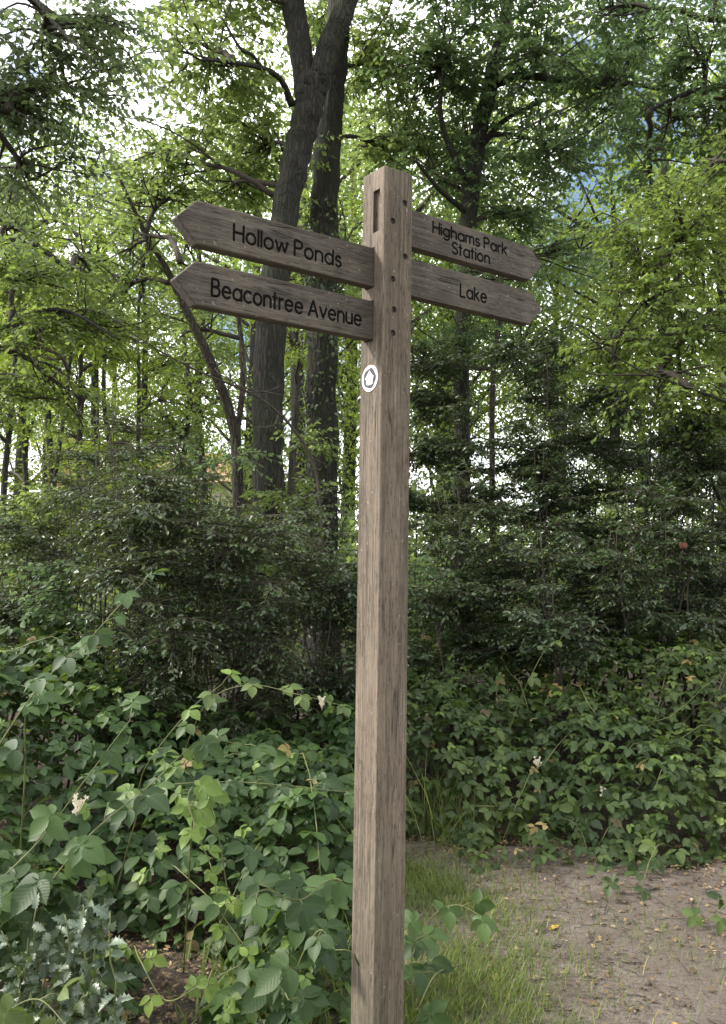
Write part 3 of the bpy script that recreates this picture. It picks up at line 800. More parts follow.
# far trees: two trees copied with their parts
def far_proto(seed, mat):
    rng = np.random.RandomState(seed)
    root = empty('far_tree', (0, 0, 0))
    tm, br, lv = MB(), MB(), MB()
    pts = smooth_path([[0, 0, -.3], [.1, 0, 4], [.2, .1, 8], [.1, 0, 13]], 20)
    tm.tube(pts, np.linspace(.26, .07, 20), 10, rough=.05, rng=rng)
    N = 26
    for q in range(N):
        c = np.array([rng.normal(0, 2.0), rng.normal(0, 2.0), rng.uniform(1.0, 14)])
        s0 = pts[min(19, int(max(0, c[2] - 1) / 13.3 * 19))]
        limb = wiggle(s0, c, rng, 7, .06, .05); br.tube(limb, np.linspace(.06, .02, 7), 5)
        R = np.array([rng.uniform(1.2, 1.9), rng.uniform(1.2, 1.9), rng.uniform(.7, 1.2)])
        n = 520
        w = nrm(rng.normal(size=(n, 3))); pos = c + w * R * (rng.uniform(.2, 1, n) ** .5)[:, None]
        lv.leaves(L_SMALL, pos, rng.normal(0, .6, (n, 3)) + w * .5 - [0, 0, .2], np.array([0, 0, 1.0]) + rng.normal(0, .6, (n, 3)), .135 * rng.uniform(.6, 1.2, n), rng.uniform(0, 1, n))
    tm.build('trunk', M['bark'], root, smooth=True); br.build('branches', M['twig'], root); lv.build('crown', M[mat], root, attr=True)
    return root
def copy_tree(o, label, cat, group):
    c = o.copy(); COL.objects.link(c); tag(c, label, cat, group)
    for ch in [x for x in bpy.data.objects if x.parent == o]:
        d = ch.copy(); COL.objects.link(d); d.parent = c
    return c
protos = [far_proto(31, 'far'), far_proto(32, 'beech')]
rng = np.random.RandomState(77)
far_spots = [  # photo column, distance, height scale, label
 (-70, 24, 1.0, 'far tree just outside the left edge behind the slim trees'), (15, 26, .95, 'far tree behind the first slim trunks at the left edge'),
 (110, 33, .8, 'far tree standing just right of the glimpsed brick gable'), (190, 29, .95, 'far tree behind the slim leaning brown trunk'),
 (250, 27, 1.15, 'far tree directly behind the large forked trunk'), (300, 21, 1.1, 'far tree glowing in the gap between the two big trunks'),
 (345, 27, 1.1, 'far tree between the ivy clad trunk and the post'), (395, 20, 1.0, 'far tree directly behind the post'),
 (440, 26, 1.1, 'far tree just right of the post behind the hollies'), (463, 22, .95, 'far tree hidden behind the dark crooked trunk'),
 (560, 27, .8, 'far tree below the tips of the right boards'), (610, 23, .85, 'far tree behind the gap of sky on the right'),
 (665, 21, 1.1, 'far tree behind the light tree on the right'), (735, 24, 1.15, 'far tree at the right edge behind the light tree'),
 (800, 22, 1.2, 'far tree just beyond the right edge of the view'),
 (45, 38, .8, 'far tree in front of the glimpsed brick gable'), (-30, 42, 1.0, 'distant tree low in the left corner of the wood'), (75, 56, .8, 'distant tree beyond the brick house'),
 (160, 50, .9, 'distant tree at the right end of the brick house roof'), (300, 40, 1.1, 'distant tree low between the two big trunks'),
 (455, 38, 1.1, 'distant tree low between the post and the dark crooked trunk'), (560, 42, 1.0, 'distant tree deep behind the middle hollies'),
 (640, 38, 1.1, 'distant tree deep behind the hollies on the right'), (720, 42, 1.1, 'distant tree deep behind the right edge hollies')]
done = set()
for q, (px, Yd, hs, lab) in enumerate(far_spots):
    pr = protos[q % 2]; grp = 'far trees beyond the shrubs'
    if q % 2 not in done: o = pr; done.add(q % 2); tag(o, lab, 'tree', grp)
    else: o = copy_tree(pr, lab, 'tree', grp)
    x = P(px, 554, Yd)[0]
    o.location = (x, Yd, float(gz(x, Yd))); o.rotation_euler = (0, 0, rng.uniform(0, 6.28)); s_ = hs * rng.uniform(.9, 1.05); o.scale = (s_ * rng.uniform(.9, 1.1), s_ * rng.uniform(.9, 1.1), s_)
# unseen trees added behind and beside the viewer to shade the clearing
for x, y, hs, lab in [(5.5, -3, .9, 'unseen tree added for shade behind the viewer on the right of the clearing'), (8.5, 2.5, .85, 'unseen tree added for shade beside the path off to the right'), (1.5, -7, 1.0, 'unseen tree added for shade straight behind the viewer'),
                      (-5, -7.5, .95, 'unseen tree added for shade behind the viewer on the left of the clearing'), (9.5, -7, 1.1, 'unseen tree added for shade further back on the right of the clearing'), (4.5, -12, 1.1, 'unseen tree added for shade at the back of the clearing')]:
    o = copy_tree(protos[0], lab, 'tree', 'unseen trees added for shade round the clearing behind the viewer')
    o.location = (x, y, float(gz(x, y))); o.rotation_euler = (0, 0, rng.uniform(0, 6.28)); o.scale = (hs, hs, hs)

# ------------------------------------------------------------------ far house glimpsed through the left trees
hx0, hx1 = P(52, 500, 46)[0], P(262, 500, 46)[0]
house = empty('brick_house', ((hx0 + hx1) / 2, 46, float(gz(-8, 46))), 'red brick house glimpsed far off through the left trees', 'house')
kb = NM('brick'); vv = kb.coords((1, 1, 1)); br_ = kb.n('ShaderNodeTexBrick', Scale=4.0); kb.l(vv, br_.inputs['Vector'])
br_.inputs['Color1'].default_value = (.40, .17, .12, 1); br_.inputs['Color2'].default_value = (.48, .22, .15, 1); br_.inputs['Mortar'].default_value = (.45, .38, .32, 1)
pbb = kb.n('ShaderNodeBsdfPrincipled', Roughness=.9); kb.l(br_.outputs['Color'], pbb.inputs['Base Color']); kb.l(pbb.outputs[0], kb.out.inputs['Surface'])
M['brick'] = kb.m; M['tile'] = simple_mat('roof_tile', (.33, .19, .12), .9, .3, 6); M['glass'] = simple_mat('window_glass', (.05, .06, .07), .1, .1, 2); M['white'] = simple_mat('white_frame', (.75, .75, .72), .5, .05, 5)
hz = world_loc(house).z; hw = (hx1 - hx0)
def child_box(name, c, s, mat, parent):
    me = boxmesh(name, *s, c); me.materials.append(M[mat]); return link_child(bpy.data.objects.new(name, me), parent)
child_box('wall', (0, 3, 2.3), (hw, 6, 4.6), 'brick', house)
child_box('gable_wall', (-hw / 2 + 1.0, -.6, 3.4), (2.0, 1.2, 6.8), 'brick', house)
bm = bmesh.new()
hh = hw / 2 + .3
vs = [bm.verts.new(v) for v in [(-hh, -.4, 4.6), (hh, -.4, 4.6), (hh, 6.4, 4.6), (-hh, 6.4, 4.6), (-hh, 3, 6.6), (hh, 3, 6.6)]]
for f in [(0, 1, 5, 4), (2, 3, 4, 5), (1, 2, 5), (3, 0, 4), (3, 2, 1, 0)]: bm.faces.new([vs[k] for k in f])
me = bpy.data.meshes.new('roof'); bm.to_mesh(me); bm.free(); me.materials.append(M['tile']); rf = link_child(bpy.data.objects.new('roof', me), house)
for wx in (-2.6, 0, 2.6):
    w_ = child_box('window', (wx, -.02, 3.0), (1.3, .1, 1.3), 'white', house); child_box('pane', (wx, -.08, 3.0), (1.1, .04, 1.1), 'glass', w_)

DENS = 1.0; SPREAD = 1.0
# ------------------------------------------------------------------ shrubs
def shrub(name, label, cat, px, Yd, halfw, top, bottom, mat, seed, nst=6, group=None, tpl=L_HOLLY_S, lsize=.040, dens=420, per=9, stemr=.012, sprays=22, rpx=34, twig=(.12, .3), flat=.8, vertical=False, dn=1.0, wob=.5):
    """px,halfw,top,bottom in photo pixels at distance Yd"""
    rng = np.random.RandomState(seed)
    c = P(px, 600, Yd); g = float(gz(c[0], Yd))
    root = empty(name, (c[0], Yd, g), label, cat, group)
    st, br, lv = MB(), MB(), MB(); nodes = []
    for q in range(nst):
        tx = px + rng.uniform(-.8, .8) * halfw; ty = top + rng.uniform(0, .35) * (bottom - top)
        tipp = P(tx, ty, Yd + rng.normal(0, .3)); s0 = np.array([c[0] + rng.normal(0, .12), Yd + rng.normal(0, .12), g - .03])
        if vertical: s0[0] = tipp[0] + rng.normal(0, .05)
        p = wiggle(s0, tipp, rng, 12, .03); st.tube(p, np.linspace(stemr, .003, 12), 6); nodes.append(p[3:])
    cl = []
    for q in range(sprays):
        t = rng.uniform(0, 1) ** (1.0 if vertical else .8)
        y = top + t * (bottom - top); w = halfw * (math.sqrt(max(.08, t)) if not vertical else .9)
        cl.append((px + rng.uniform(-1, 1) * w, y, Yd + rng.uniform(-wob, wob), rpx * rng.uniform(.7, 1.3), rpx * .55 * rng.uniform(.6, 1.3), rpx * Yd / F_PX, dn))
    crown(rng, np.concatenate(nodes), cl, br, lv, tpl, lsize, per=per, twig=twig, dens=dens, flat=flat, tilt=.5, droop=.2, limb_r=stemr * .45, nsub=5)
    st.build('stem', M['twig'], root, smooth=True); br.build('branches', M['twig'], root); lv.build('foliage', M[mat], root, attr=True)
    return root
HG = 'dense dark holly bushes right of the post'
shrub('holly_bush', 'tall dark holly bush directly behind the post on its right', 'bush', 440, 8.2, 60, 350, 660, 'holly', 301, group=HG, sprays=26, dens=400)
shrub('holly_bush', 'broad dark holly bush below the tips of the right boards', 'bush', 530, 7.8, 70, 345, 660, 'holly', 302, group=HG, sprays=32, dens=400)
shrub('holly_bush', 'dark holly bush below the gap of blue sky on the right', 'bush', 610, 8.0, 65, 365, 650, 'holly', 303, group=HG, sprays=30, dens=400)
shrub('holly_bush', 'dark holly bush at the right edge below the light tree', 'bush', 690, 7.6, 60, 405, 650, 'holly', 304, group=HG, sprays=28, dens=400)
shrub('holly_bush', 'low holly bush in front of the tall hollies near the red leaf', 'bush', 655, 6.6, 75, 480, 670, 'holly', 305, group=HG, sprays=22, dens=400)
shrub('holly_bush', 'low holly bush beside the post in front of the tall hollies', 'bush', 480, 6.7, 75, 470, 670, 'holly', 306, group=HG, sprays=22, dens=400)
shrub('holly_bush', 'shaded holly bush low in the middle right thicket', 'bush', 570, 6.2, 70, 520, 680, 'holly', 307, group=HG, sprays=16, dens=400)
shrub('holly_bush', 'darkest holly bush filling the gap at the right edge', 'bush', 700, 9.2, 60, 420, 650, 'holly', 308, group=HG, sprays=24, dens=330)
shrub('holly_bush', 'tall holly deep behind the others right of the post', 'bush', 590, 9.4, 90, 400, 650, 'holly', 309, group=HG, sprays=30, dens=330)
LG = 'dark small leaved shrubs left of the post'
shrub('evergreen_shrub', 'upright dark shrub with bare black stems nearest the left of centre', 'shrub', 150, 4.9, 48, 425, 790, 'shrub', 311, group=LG, vertical=True, nst=6, stemr=.008, lsize=.031, dens=640, sprays=52, rpx=32, wob=.35)
shrub('evergreen_shrub', 'small leaved shrub in front of the foot of the forked trunk', 'shrub', 238, 5.1, 52, 520, 790, 'shrub', 312, group=LG, vertical=True, nst=6, stemr=.008, lsize=.031, dens=640, sprays=50, rpx=32, wob=.35)
shrub('evergreen_shrub', 'small leaved shrub beside the post at the foot of the ivy clad trunk', 'shrub', 312, 5.6, 45, 500, 760, 'shrub', 313, group=LG, nst=7, lsize=.033, dens=460, sprays=20, rpx=36)
shrub('evergreen_shrub', 'loose dark shrub with tall bare tips left of the forked trunk', 'shrub', 100, 6.0, 45, 385, 690, 'shrub', 314, group=LG, vertical=True, nst=8, lsize=.033, dens=400, sprays=20, rpx=36)
shrub('evergreen_shrub', 'dark shrub at the left edge under the slim trees', 'shrub', 30, 6.5, 60, 520, 660, 'shrub', 315, group=LG, nst=7, lsize=.036, dens=400, sprays=18, rpx=38)
shrub('evergreen_shrub', 'dense low shrub between the forked trunk and the slim trees', 'shrub', 200, 7.0, 60, 480, 640, 'shrub', 316, group=LG, nst=7, lsize=.036, dens=400, sprays=20, rpx=38)
shrub('evergreen_shrub', 'low shaded shrub close behind the post on its left', 'shrub', 345, 5.6, 40, 560, 720, 'holly', 317, group=LG, nst=6, lsize=.036, dens=440, sprays=16, rpx=36)

shrub('green_sapling', 'fresh green sapling between the slim trees and the dark shrubs', 'sapling', 60, 5.6, 50, 560, 700, 'oak_dark', 321, nst=5, tpl=L_SMALL, lsize=.045, dens=230, sprays=14, rpx=34)
shrub('green_sapling', 'light green sapling showing between the two big trunks', 'sapling', 298, 7.4, 28, 440, 640, 'oak', 322, vertical=True, nst=4, tpl=L_SMALL, lsize=.05, dens=230, sprays=14, rpx=30)
shrub('green_sapling', 'light green sapling just left of the forked trunk foot', 'sapling', 205, 6.6, 40, 430, 640, 'oak_dark', 323, vertical=True, nst=5, tpl=L_SMALL, lsize=.045, dens=200, sprays=18, rpx=32)
shrub('green_sapling', 'yellow green sapling low at the left edge', 'sapling', 20, 7.2, 50, 460, 640, 'oak', 324, vertical=True, nst=5, tpl=L_SMALL, lsize=.05, dens=200, sprays=18, rpx=34)
shrub('green_sapling', 'green sapling in the bramble bank just right of the post', 'sapling', 440, 6.4, 35, 560, 700, 'oak_dark', 325, nst=5, tpl=L_SMALL, lsize=.045, dens=230, sprays=12, rpx=32)

# far undergrowth that closes the view under the trees
rng = np.random.RandomState(9)
b = MB()
n = 60000
X = rng.uniform(-16, 16, n); Yf = rng.uniform(9.5, 22, n)
hgt = 1.5 + .06 * (Yf - 9) + .7 * np.sin(X * .9 + 1) * np.sin(Yf * .7) + rng.uniform(0, .5, n)
Zf = gz(X, Yf) + hgt * rng.uniform(.05, 1, n) ** .6
b.leaves(L_SMALL, np.stack([X, Yf, Zf], -1), rng.normal(0, .7, (n, 3)) - [0, .3, .2], np.array([0, -.3, 1.0]) + rng.normal(0, .5, (n, 3)), .12 * rng.uniform(.6, 1.3, n), rng.uniform(0, 1, n))
tag(b.build('undergrowth', M['oak'], attr=True), 'green undergrowth under the far trees', 'undergrowth', kind='stuff')

# ------------------------------------------------------------------ brambles
def compound(mb, tpl, pos, out, up, size, rng, petm=None, five=.15):
    """three (or five) leaflets round the end of a petiole. pos: petiole tips, out: petiole direction, up: leaf plane normal"""
    N = len(pos); rnd = rng.uniform(0, 1, N)
    out = nrm(out - up * np.sum(out * up, -1, keepdims=True)); side = nrm(np.cross(up, out))
    w5 = rng.uniform(0, 1, N) < five
    for ang, sc_, sel in ((0, 1.0, None), (72, .85, None), (-72, .85, None), (128, .6, w5), (-128, .6, w5)):
        a_ = math.radians(ang)
        idx = np.arange(N) if sel is None else np.where(sel)[0]
        if len(idx) == 0: continue
        aa = a_ + rng.normal(0, .12, len(idx))
        dr = out[idx] * np.cos(aa)[:, None] + side[idx] * np.sin(aa)[:, None]
        n_ = nrm(up[idx] + rng.normal(0, .16, (len(idx), 3)))
        off = (.16 if ang == 0 else .02)
        s_ = size[idx] * sc_ * rng.uniform(.88, 1.1, len(idx))
        mb.leaves(tpl, pos[idx] + dr * (s_ * off)[:, None] - np.array([0, 0, .0]), dr - np.array([0, 0, .22]), n_, s_, np.clip(rnd[idx] + rng.normal(0, .06, len(idx)), 0, 1))

def bramble_bank(name, label, hfun, xr, yr, n, size, tpl, mat, seed, ncane, lightmat=None):
    rng = np.random.RandomState(seed)
    x = rng.uniform(*xr, n * 3); y = rng.uniform(*yr, n * 3)
    h = hfun(x, y); k = h > .06
    x, y, h = x[k][:n], y[k][:n], h[k][:n]; n = len(x)
    e = .06; gx = (hfun(x + e, y) - hfun(x - e, y)) / (2 * e); gy = (hfun(x, y + e) - hfun(x, y - e)) / (2 * e)
    up = nrm(np.stack([-np.clip(gx, -1.5, 1.5) * .22, np.clip(-gy, -1.5, 1.5) * .25 - .12, np.ones(n)], -1) + rng.normal(0, .27, (n, 3)))
    depth = np.where(rng.uniform(0, 1, n) < .3, h * rng.uniform(0, .95, n), rng.exponential(.07, n))
    pos = np.stack([x, y, gz(x, y) + np.maximum(.03, h - depth)], -1)
    az = rng.uniform(0, 2 * np.pi, n); out = np.stack([np.cos(az), np.sin(az) - .7, np.full(n, -.1)], -1)
    sz = size * rng.uniform(.6, 1.25, n)
    root_b = MB(); compound(root_b, tpl, pos, out, up, sz, rng)
    o = root_b.build(name, M[mat], attr=True); tag(o, label, 'brambles', kind='stuff')
    dd = MB(); k_ = rng.uniform(0, 1, n) < (.03 if tpl is L_BRAM_FAR else .012)
    compound(dd, tpl, pos[k_] + [0, 0, .03], out[k_], nrm(up[k_] + rng.normal(0, .3, (k_.sum(), 3))), sz[k_] * .8, rng)
    dd.build('withered_leaves', M['withered'], o, attr=True)
    yg = MB(); k_ = rng.uniform(0, 1, n) < .05
    compound(yg, tpl, pos[k_] + [0, 0, .05], out[k_], nrm(up[k_] + rng.normal(0, .2, (k_.sum(), 3))), sz[k_] * .6, rng)
    yg.build('young_leaves', M['bramble_young'], o, attr=True)
    c = MB()
    for q in range(ncane):
        x0, y0 = rng.uniform(*xr), rng.uniform(*yr)
        if hfun(np.array([x0]), np.array([y0]))[0] < .1: continue
        a_ = rng.uniform(0, 6.28); L = rng.uniform(.7, 1.6); t = np.linspace(0, 1, 9)
        xx = x0 + math.cos(a_) * L * t; yy = y0 + (math.sin(a_) - .3) * L * t; hh_ = hfun(xx, yy)
        zz = gz(xx, yy) + np.maximum(hh_, .03) * np.sin(np.clip(t * 2.2, 0, 1.57)) * rng.uniform(.75, 1.12)
        c.tube(np.stack([xx, yy, zz], -1), np.linspace(.0045, .002, 9), 5)
    co = c.build('canes', M['cane'], o)
    return o
def nz(x, y, s=1.0, o=0.0): return (np.sin(x * 2.3 * s + 1 + o) * np.sin(y * 1.9 * s + 2 * o) + .6 * np.sin(x * 5.1 * s + y * 3.3 * s + o) + .35 * np.sin(x * 9 * s - y * 8 * s)) / 1.95
def h_right(x, y):
    edge = path_edge_top(x) - .02 + .0 * x
    d = y - edge
    h = .30 * (1 - np.exp(-np.clip(d, 0, 9) / .18)) + .95 * (1 - np.exp(-np.clip(d, 0, 9) / 1.7)) + .10 * nz(x, y, .5, 4) * np.clip(d, 0, 1) + .17 * nz(x, y, 1.3) * np.clip(d * 2, 0, 1)
    h = h * np.clip((x - .02 + .25 * (y - 4.7)) / .25, 0, 1)
    h = np.where(d > 0, h, 0)
    return np.where(y > 8.6, 0, h) * np.where(d > 0, 1, 0)
def h_left(x, y):
    # front boundary runs from near the post foot to close by on the left
    edge = 3.45 + .10 * np.sin(x * 4) - .38 * np.clip(-x - .95, 0, 2) + .5 * np.clip(x + .3, 0, 1)
    d = y - edge
    h = (.70 + .36 * np.clip(-x - .9, 0, 1.2)) * (1 - np.exp(-np.clip(d, 0, 9) / .45)) + .17 * nz(x, y, 1.5, 2) * np.clip(d * 2, 0, 1)
    h = np.where((x < .08 + .0 * y), h, 0)
    return np.where((d > 0) & (y < 5.6 + .4 * np.sin(x * 3)), h, 0)
bramble_bank('bramble_bank', 'sprawling bramble bank behind the earth path right of the post', h_right, (-.1, 6.2), (4.0, 8.6), 13500, .068, L_BRAM_FAR, 'bramble', 41, 130)
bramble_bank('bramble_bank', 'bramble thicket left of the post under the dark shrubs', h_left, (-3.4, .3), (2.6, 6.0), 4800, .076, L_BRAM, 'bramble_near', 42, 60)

def h_front(x, y):
    a = np.exp(-(((x + 1.25) / .42) ** 2 + ((y - 2.95) / .5) ** 2))
    b_ = np.exp(-(((x + .22) / .26) ** 2 + ((y - 3.0) / .55) ** 2))
    h = .50 * np.clip(a * 1.6 - .25, 0, 1) + .36 * np.clip(b_ * 1.6 - .35, 0, 1)
    return np.where((x < .12) | (y > 2.75), h, 0) * (1 + .25 * nz(x, y, 2.2, 1)) * ((x < -.02) | (y > 2.7))
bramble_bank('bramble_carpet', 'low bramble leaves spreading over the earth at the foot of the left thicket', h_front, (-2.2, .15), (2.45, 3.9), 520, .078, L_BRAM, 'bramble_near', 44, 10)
def h_fringe(x, y):
    d = y - (path_edge_top(x) - .35 - .12 * nz(x, y, 2))
    return np.where((d > 0) & (d < .5) & (x > .5), .07 + .16 * np.clip(d, 0, .5) / .5, 0) * (nz(x, y, 1.7, 3) > -.05)
bramble_bank('bramble_fringe', 'straggling low bramble leaves along the far edge of the earth path', h_fringe, (.45, 4.5), (3.4, 5.0), 420, .058, L_BRAM_FAR, 'bramble', 43, 14)
# single bramble canes that stand out in front
def cane_plant(label, path, nodes, size, mat, seed, cat='bramble', name='bramble_cane', flower=None, r=.0032, group='single bramble canes in front'):
    """path: (px,py,Y) from root to tip"""
    rng = np.random.RandomState(seed)
    pts = np.array([P(*p) for p in path])
    b0 = np.array([pts[0][0], pts[0][1], float(gz(pts[0][0], pts[0][1]))])
    root = empty(name, b0, label, cat, group)
    dx_ = nrm(pts[0] - pts[-1])[:2] * .35 + rng.normal(0, .08, 2)
    if pts[0][2] > b0[2] + .05:
        b0 = np.array([pts[0][0] + dx_[0], pts[0][1] + .55, 0]); b0[2] = float(gz(b0[0], b0[1])); root.location = Vector(b0)
        pts = np.concatenate([[b0], [(b0 * .35 + pts[0] * .65) + [0, 0, .06]], pts])
    sp = smooth_path(pts, 50)
    st = MB(); st.tube(sp, np.linspace(r, r * .4, 50), 6)
    lv = MB(); ii = np.linspace(50 * .25, 49, nodes).astype(int)
    t = nrm(np.gradient(sp, axis=0))[ii]; sd = nrm(np.cross(t, [0, 0, 1.0])) * np.where(np.arange(nodes) % 2 == 0, 1, -1)[:, None]
    out = sd * .8 + t * .5 + np.array([0, -.25, .12])
    pet = size * rng.uniform(.5, .9, nodes)
    tip = sp[ii] + nrm(out) * pet[:, None]
    for k_ in range(nodes): st.tube(np.stack([sp[ii[k_]], (sp[ii[k_]] + tip[k_]) / 2 + [0, 0, .006], tip[k_]]), [.0018, .0015, .0012], 4)
    up = nrm(np.array([0, -.75, 1.0]) + rng.normal(0, .28, (nodes, 3)))
    compound(lv, L_BRAM, tip, out, up, size * np.linspace(1.2, .85, nodes) * rng.uniform(.85, 1.1, nodes), rng, five=.5)
    st.build('stem', M['cane'], root, smooth=True); lv.build('leaves', M[mat], root, attr=True)
    if flower:
        for fpx in flower:
            c = P(*fpx); fm = MB()
            for q in range(16):
                pc = c + rng.normal(0, .011, 3)
                for pe in range(5):
                    a_ = pe * 1.2566 + rng.uniform(0, 1); dr = np.array([math.cos(a_), -.2, math.sin(a_)])
                    fm.leaves(L_SMALL, pc[None], dr[None], np.array([[0, -1.0, .3]]), .009, .5)
                fm.tube(np.stack([c - [0, 0, .04], pc]), [.001, .001], 3)
            fm.build('flowers', M['flower'], root)
    return root
G = cane_plant
G('tall bramble spray reaching up at the left below the slim trees', [(30, 700, 2.9), (80, 650, 2.85), (120, 605, 2.8), (143, 583, 2.8)], 6, .075, 'bramble_near', 501)
G('bramble spray leaning right at the left edge under the tallest spray', [(-30, 800, 2.9), (15, 720, 2.85), (55, 670, 2.8), (95, 640, 2.8)], 7, .078, 'bramble_near', 502)
G('bramble cane with broad leaves beside the cream flower head', [(-20, 900, 2.7), (40, 840, 2.7), (85, 780, 2.65), (130, 720, 2.7)], 8, .088, 'bramble_near', 503, flower=[(77, 803, 2.6)])
G('long bramble cane rising to the right from the spiny holly sprigs', [(60, 870, 2.6), (95, 830, 2.6), (150, 785, 2.7), (200, 742, 2.8), (245, 745, 2.9)], 9, .082, 'bramble_near', 504)
G('bright young bramble shoot hanging down at the left of centre', [(195, 790, 2.75), (188, 800, 2.7), (200, 840, 2.65), (212, 870, 2.65), (220, 920, 2.65)], 9, .05, 'bramble_young', 505)
G('yellow green bramble tip above the hanging shoot', [(230, 900, 3.1), (215, 820, 3.0), (195, 780, 2.9), (185, 765, 2.85)], 6, .07, 'bramble_young', 506)
G('bramble sprig of five light leaves in front of the dark shrub', [(150, 760, 3.6), (190, 710, 3.6), (222, 684, 3.6)], 4, .08, 'bramble_young', 507)
G('level bramble cane running towards the post at mid height', [(150, 790, 3.2), (220, 782, 3.2), (280, 785, 3.2), (345, 792, 3.2)], 9, .065, 'bramble_near', 508)
G('bramble cane with pale tip arching towards the post', [(210, 700, 4.2), (250, 685, 4.1), (300, 695, 4.0), (340, 705, 4.0)], 9, .07, 'bramble', 509, flower=[(322, 702, 4)])
G('bramble cane with large leaves low beside the post', [(330, 880, 2.9), (300, 900, 2.75), (265, 890, 2.65), (240, 905, 2.6)], 7, .085, 'bramble_near', 510)
G('low bramble shoot over the bare soil at the lower left', [(140, 960, 2.75), (165, 1000, 2.55), (200, 985, 2.5), (240, 965, 2.5)], 6, .05, 'bramble_young', 511)
G('bramble shoot leaning on the foot of the post from the left', [(290, 1000, 2.6), (300, 960, 2.5), (320, 930, 2.45), (335, 950, 2.4)], 6, .082, 'bramble_near', 512)
G('bramble leaves at the bottom left corner of the view', [(-20, 1040, 2.3), (10, 1010, 2.25), (40, 1000, 2.25), (70, 1030, 2.2)], 5, .08, 'bramble', 513)
G('small bramble plant in the grass right of the post', [(420, 960, 3.2), (430, 920, 3.1), (455, 905, 3.05), (480, 915, 3.0)], 7, .075, 'bramble_near', 514)
G('bramble sprig close against the right side of the post foot', [(415, 1010, 2.9), (412, 950, 2.85), (420, 925, 2.8)], 5, .075, 'bramble_near', 515)
G('dark bramble runner lying on the earth at the right edge', [(650, 860, 4.3), (640, 885, 4.15), (615, 885, 4.1), (600, 878, 4.1)], 7, .062, 'bramble', 516)
G('dark bramble runner hanging over the earth path at the far right', [(745, 880, 3.9), (725, 905, 3.8), (708, 920, 3.75), (695, 915, 3.75)], 6, .065, 'bramble', 517)
G('bramble cane with cream flowers in the bank right of the post', [(560, 840, 5.0), (580, 800, 4.95), (602, 790, 4.9), (630, 795, 4.9)], 8, .07, 'bramble', 518, flower=[(604, 791, 4.85), (538, 762, 5.0), (672, 652, 6.3)])
G('tall bramble cane rising against the hollies on the right', [(500, 760, 5.6), (520, 700, 5.6), (545, 650, 5.6), (560, 640, 5.6)], 8, .07, 'bramble', 519)
G('bramble shoot with pale leaf at the edge of the earth path', [(580, 830, 4.7), (590, 860, 4.6), (600, 875, 4.5)], 5, .06, 'bramble_near', 520)

# blue grey holly sprig, lower left
def holly_sprig(label, px, py, Yd, n, spread, seed, mat='holly_blue', size=.05):
    rng = np.random.RandomState(seed)
    c = P(px, py, Yd); g = float(gz(c[0], Yd))
    root = empty('holly_sprig', (c[0], Yd, g), label, 'holly', 'spiny holly sprigs at the lower left')
    st, lv = MB(), MB()
    for q in range(n):
        tip = P(px + rng.normal(0, spread), py + rng.normal(0, spread * .8), Yd + rng.normal(0, .1))
        p = wiggle(np.array([c[0] + rng.normal(0, .03), Yd + rng.normal(0, .03), g]), tip, rng, 12, .06); st.tube(p, np.linspace(.005, .002, 12), 5)
        k_ = 26; ii = rng.uniform(4, 10.99, k_); i0 = ii.astype(int); pos = p[i0] + (p[i0 + 1] - p[i0]) * (ii - i0)[:, None]
        t = nrm(p[i0 + 1] - p[i0]); ou = nrm(rng.normal(0, 1, (k_, 3))); 
        lv.leaves(L_HOLLY, pos, ou + t * .5, np.array([0, -.4, .8]) + rng.normal(0, .5, (k_, 3)), size * rng.uniform(.7, 1.2, k_), rng.uniform(0, 1, k_))
    st.build('stem', M['cane'], root, smooth=True); lv.build('leaves', M[mat], root, attr=True)
holly_sprig('pale grey green holly sprig with spiny leaves at the lower left', 55, 915, 2.6, 9, 30, 601, size=.042)
holly_sprig('smaller spiny holly sprig just right of the pale lower left sprig', 100, 905, 2.65, 4, 18, 602)
holly_sprig('dark spiny holly growth at the foot of the pale sprig', 30, 975, 2.45, 7, 30, 603, 'holly')

# red leaf glimpsed in the hollies
c = P(683, 546, 6.25)
root = empty('red_leaf_sprig', (c[0], 6.2, 0), 'small reddish leaf on a brown stem in the dark hollies at right', 'leaf')
b = MB(); b.tube(wiggle(np.array([c[0] + .03, 6.40, 1.42]), c, np.random.RandomState(2), 8, .08), np.linspace(.006, .003, 8), 5); b.build('stem', M['bark_brown'], root)
b = MB(); b.leaves(L_BRAM, np.array([c, c, c]) + [[0, 0, .025], [.008, -.004, .025], [-.008, .004, .025]], np.array([[0, -.2, -1.0], [.25, -.2, -.9], [-.25, -.2, -.9]]), np.array([[0, -1.0, .2]] * 3), .046, .3); b.build('leaf', M['red'], root, attr=True)

# ------------------------------------------------------------------ grass
def grass(name, label, polyfun, n, hmin, hmax, seed, xr, yr):
    rng = np.random.RandomState(seed)
    x = rng.uniform(*xr, n * 4); y = rng.uniform(*yr, n * 4)
    w = polyfun(x, y); k = rng.uniform(0, 1, n * 4) < w; x, y = x[k][:n], y[k][:n]; n = len(x)
    h = rng.uniform(hmin, hmax, n) * rng.uniform(.5, 1, n); az = rng.uniform(0, 6.28, n)
    lean = rng.uniform(.1, 1.1, n)
    d = np.stack([np.cos(az) * lean, np.sin(az) * lean, np.ones(n)], -1)
    nr = np.stack([np.cos(az), np.sin(az), -lean * .6 + .01], -1) * -1
    b = MB()
    # thickness: scale width with height separately by using a wider template
    b.leaves(THIN if hmax > .5 else BLADE, np.stack([x, y, gz(x, y) + .005], -1), d, nr, h, np.clip(rng.beta(2, 3, n), 0, 1))
    v = b.v[0].reshape(n, len(BLADE[0]), 3)
    o = b.build(name, M['grass'], attr=True); tag(o, label, 'grass', kind='stuff'); return o
BLADE[0][:, 0] *= 2.1
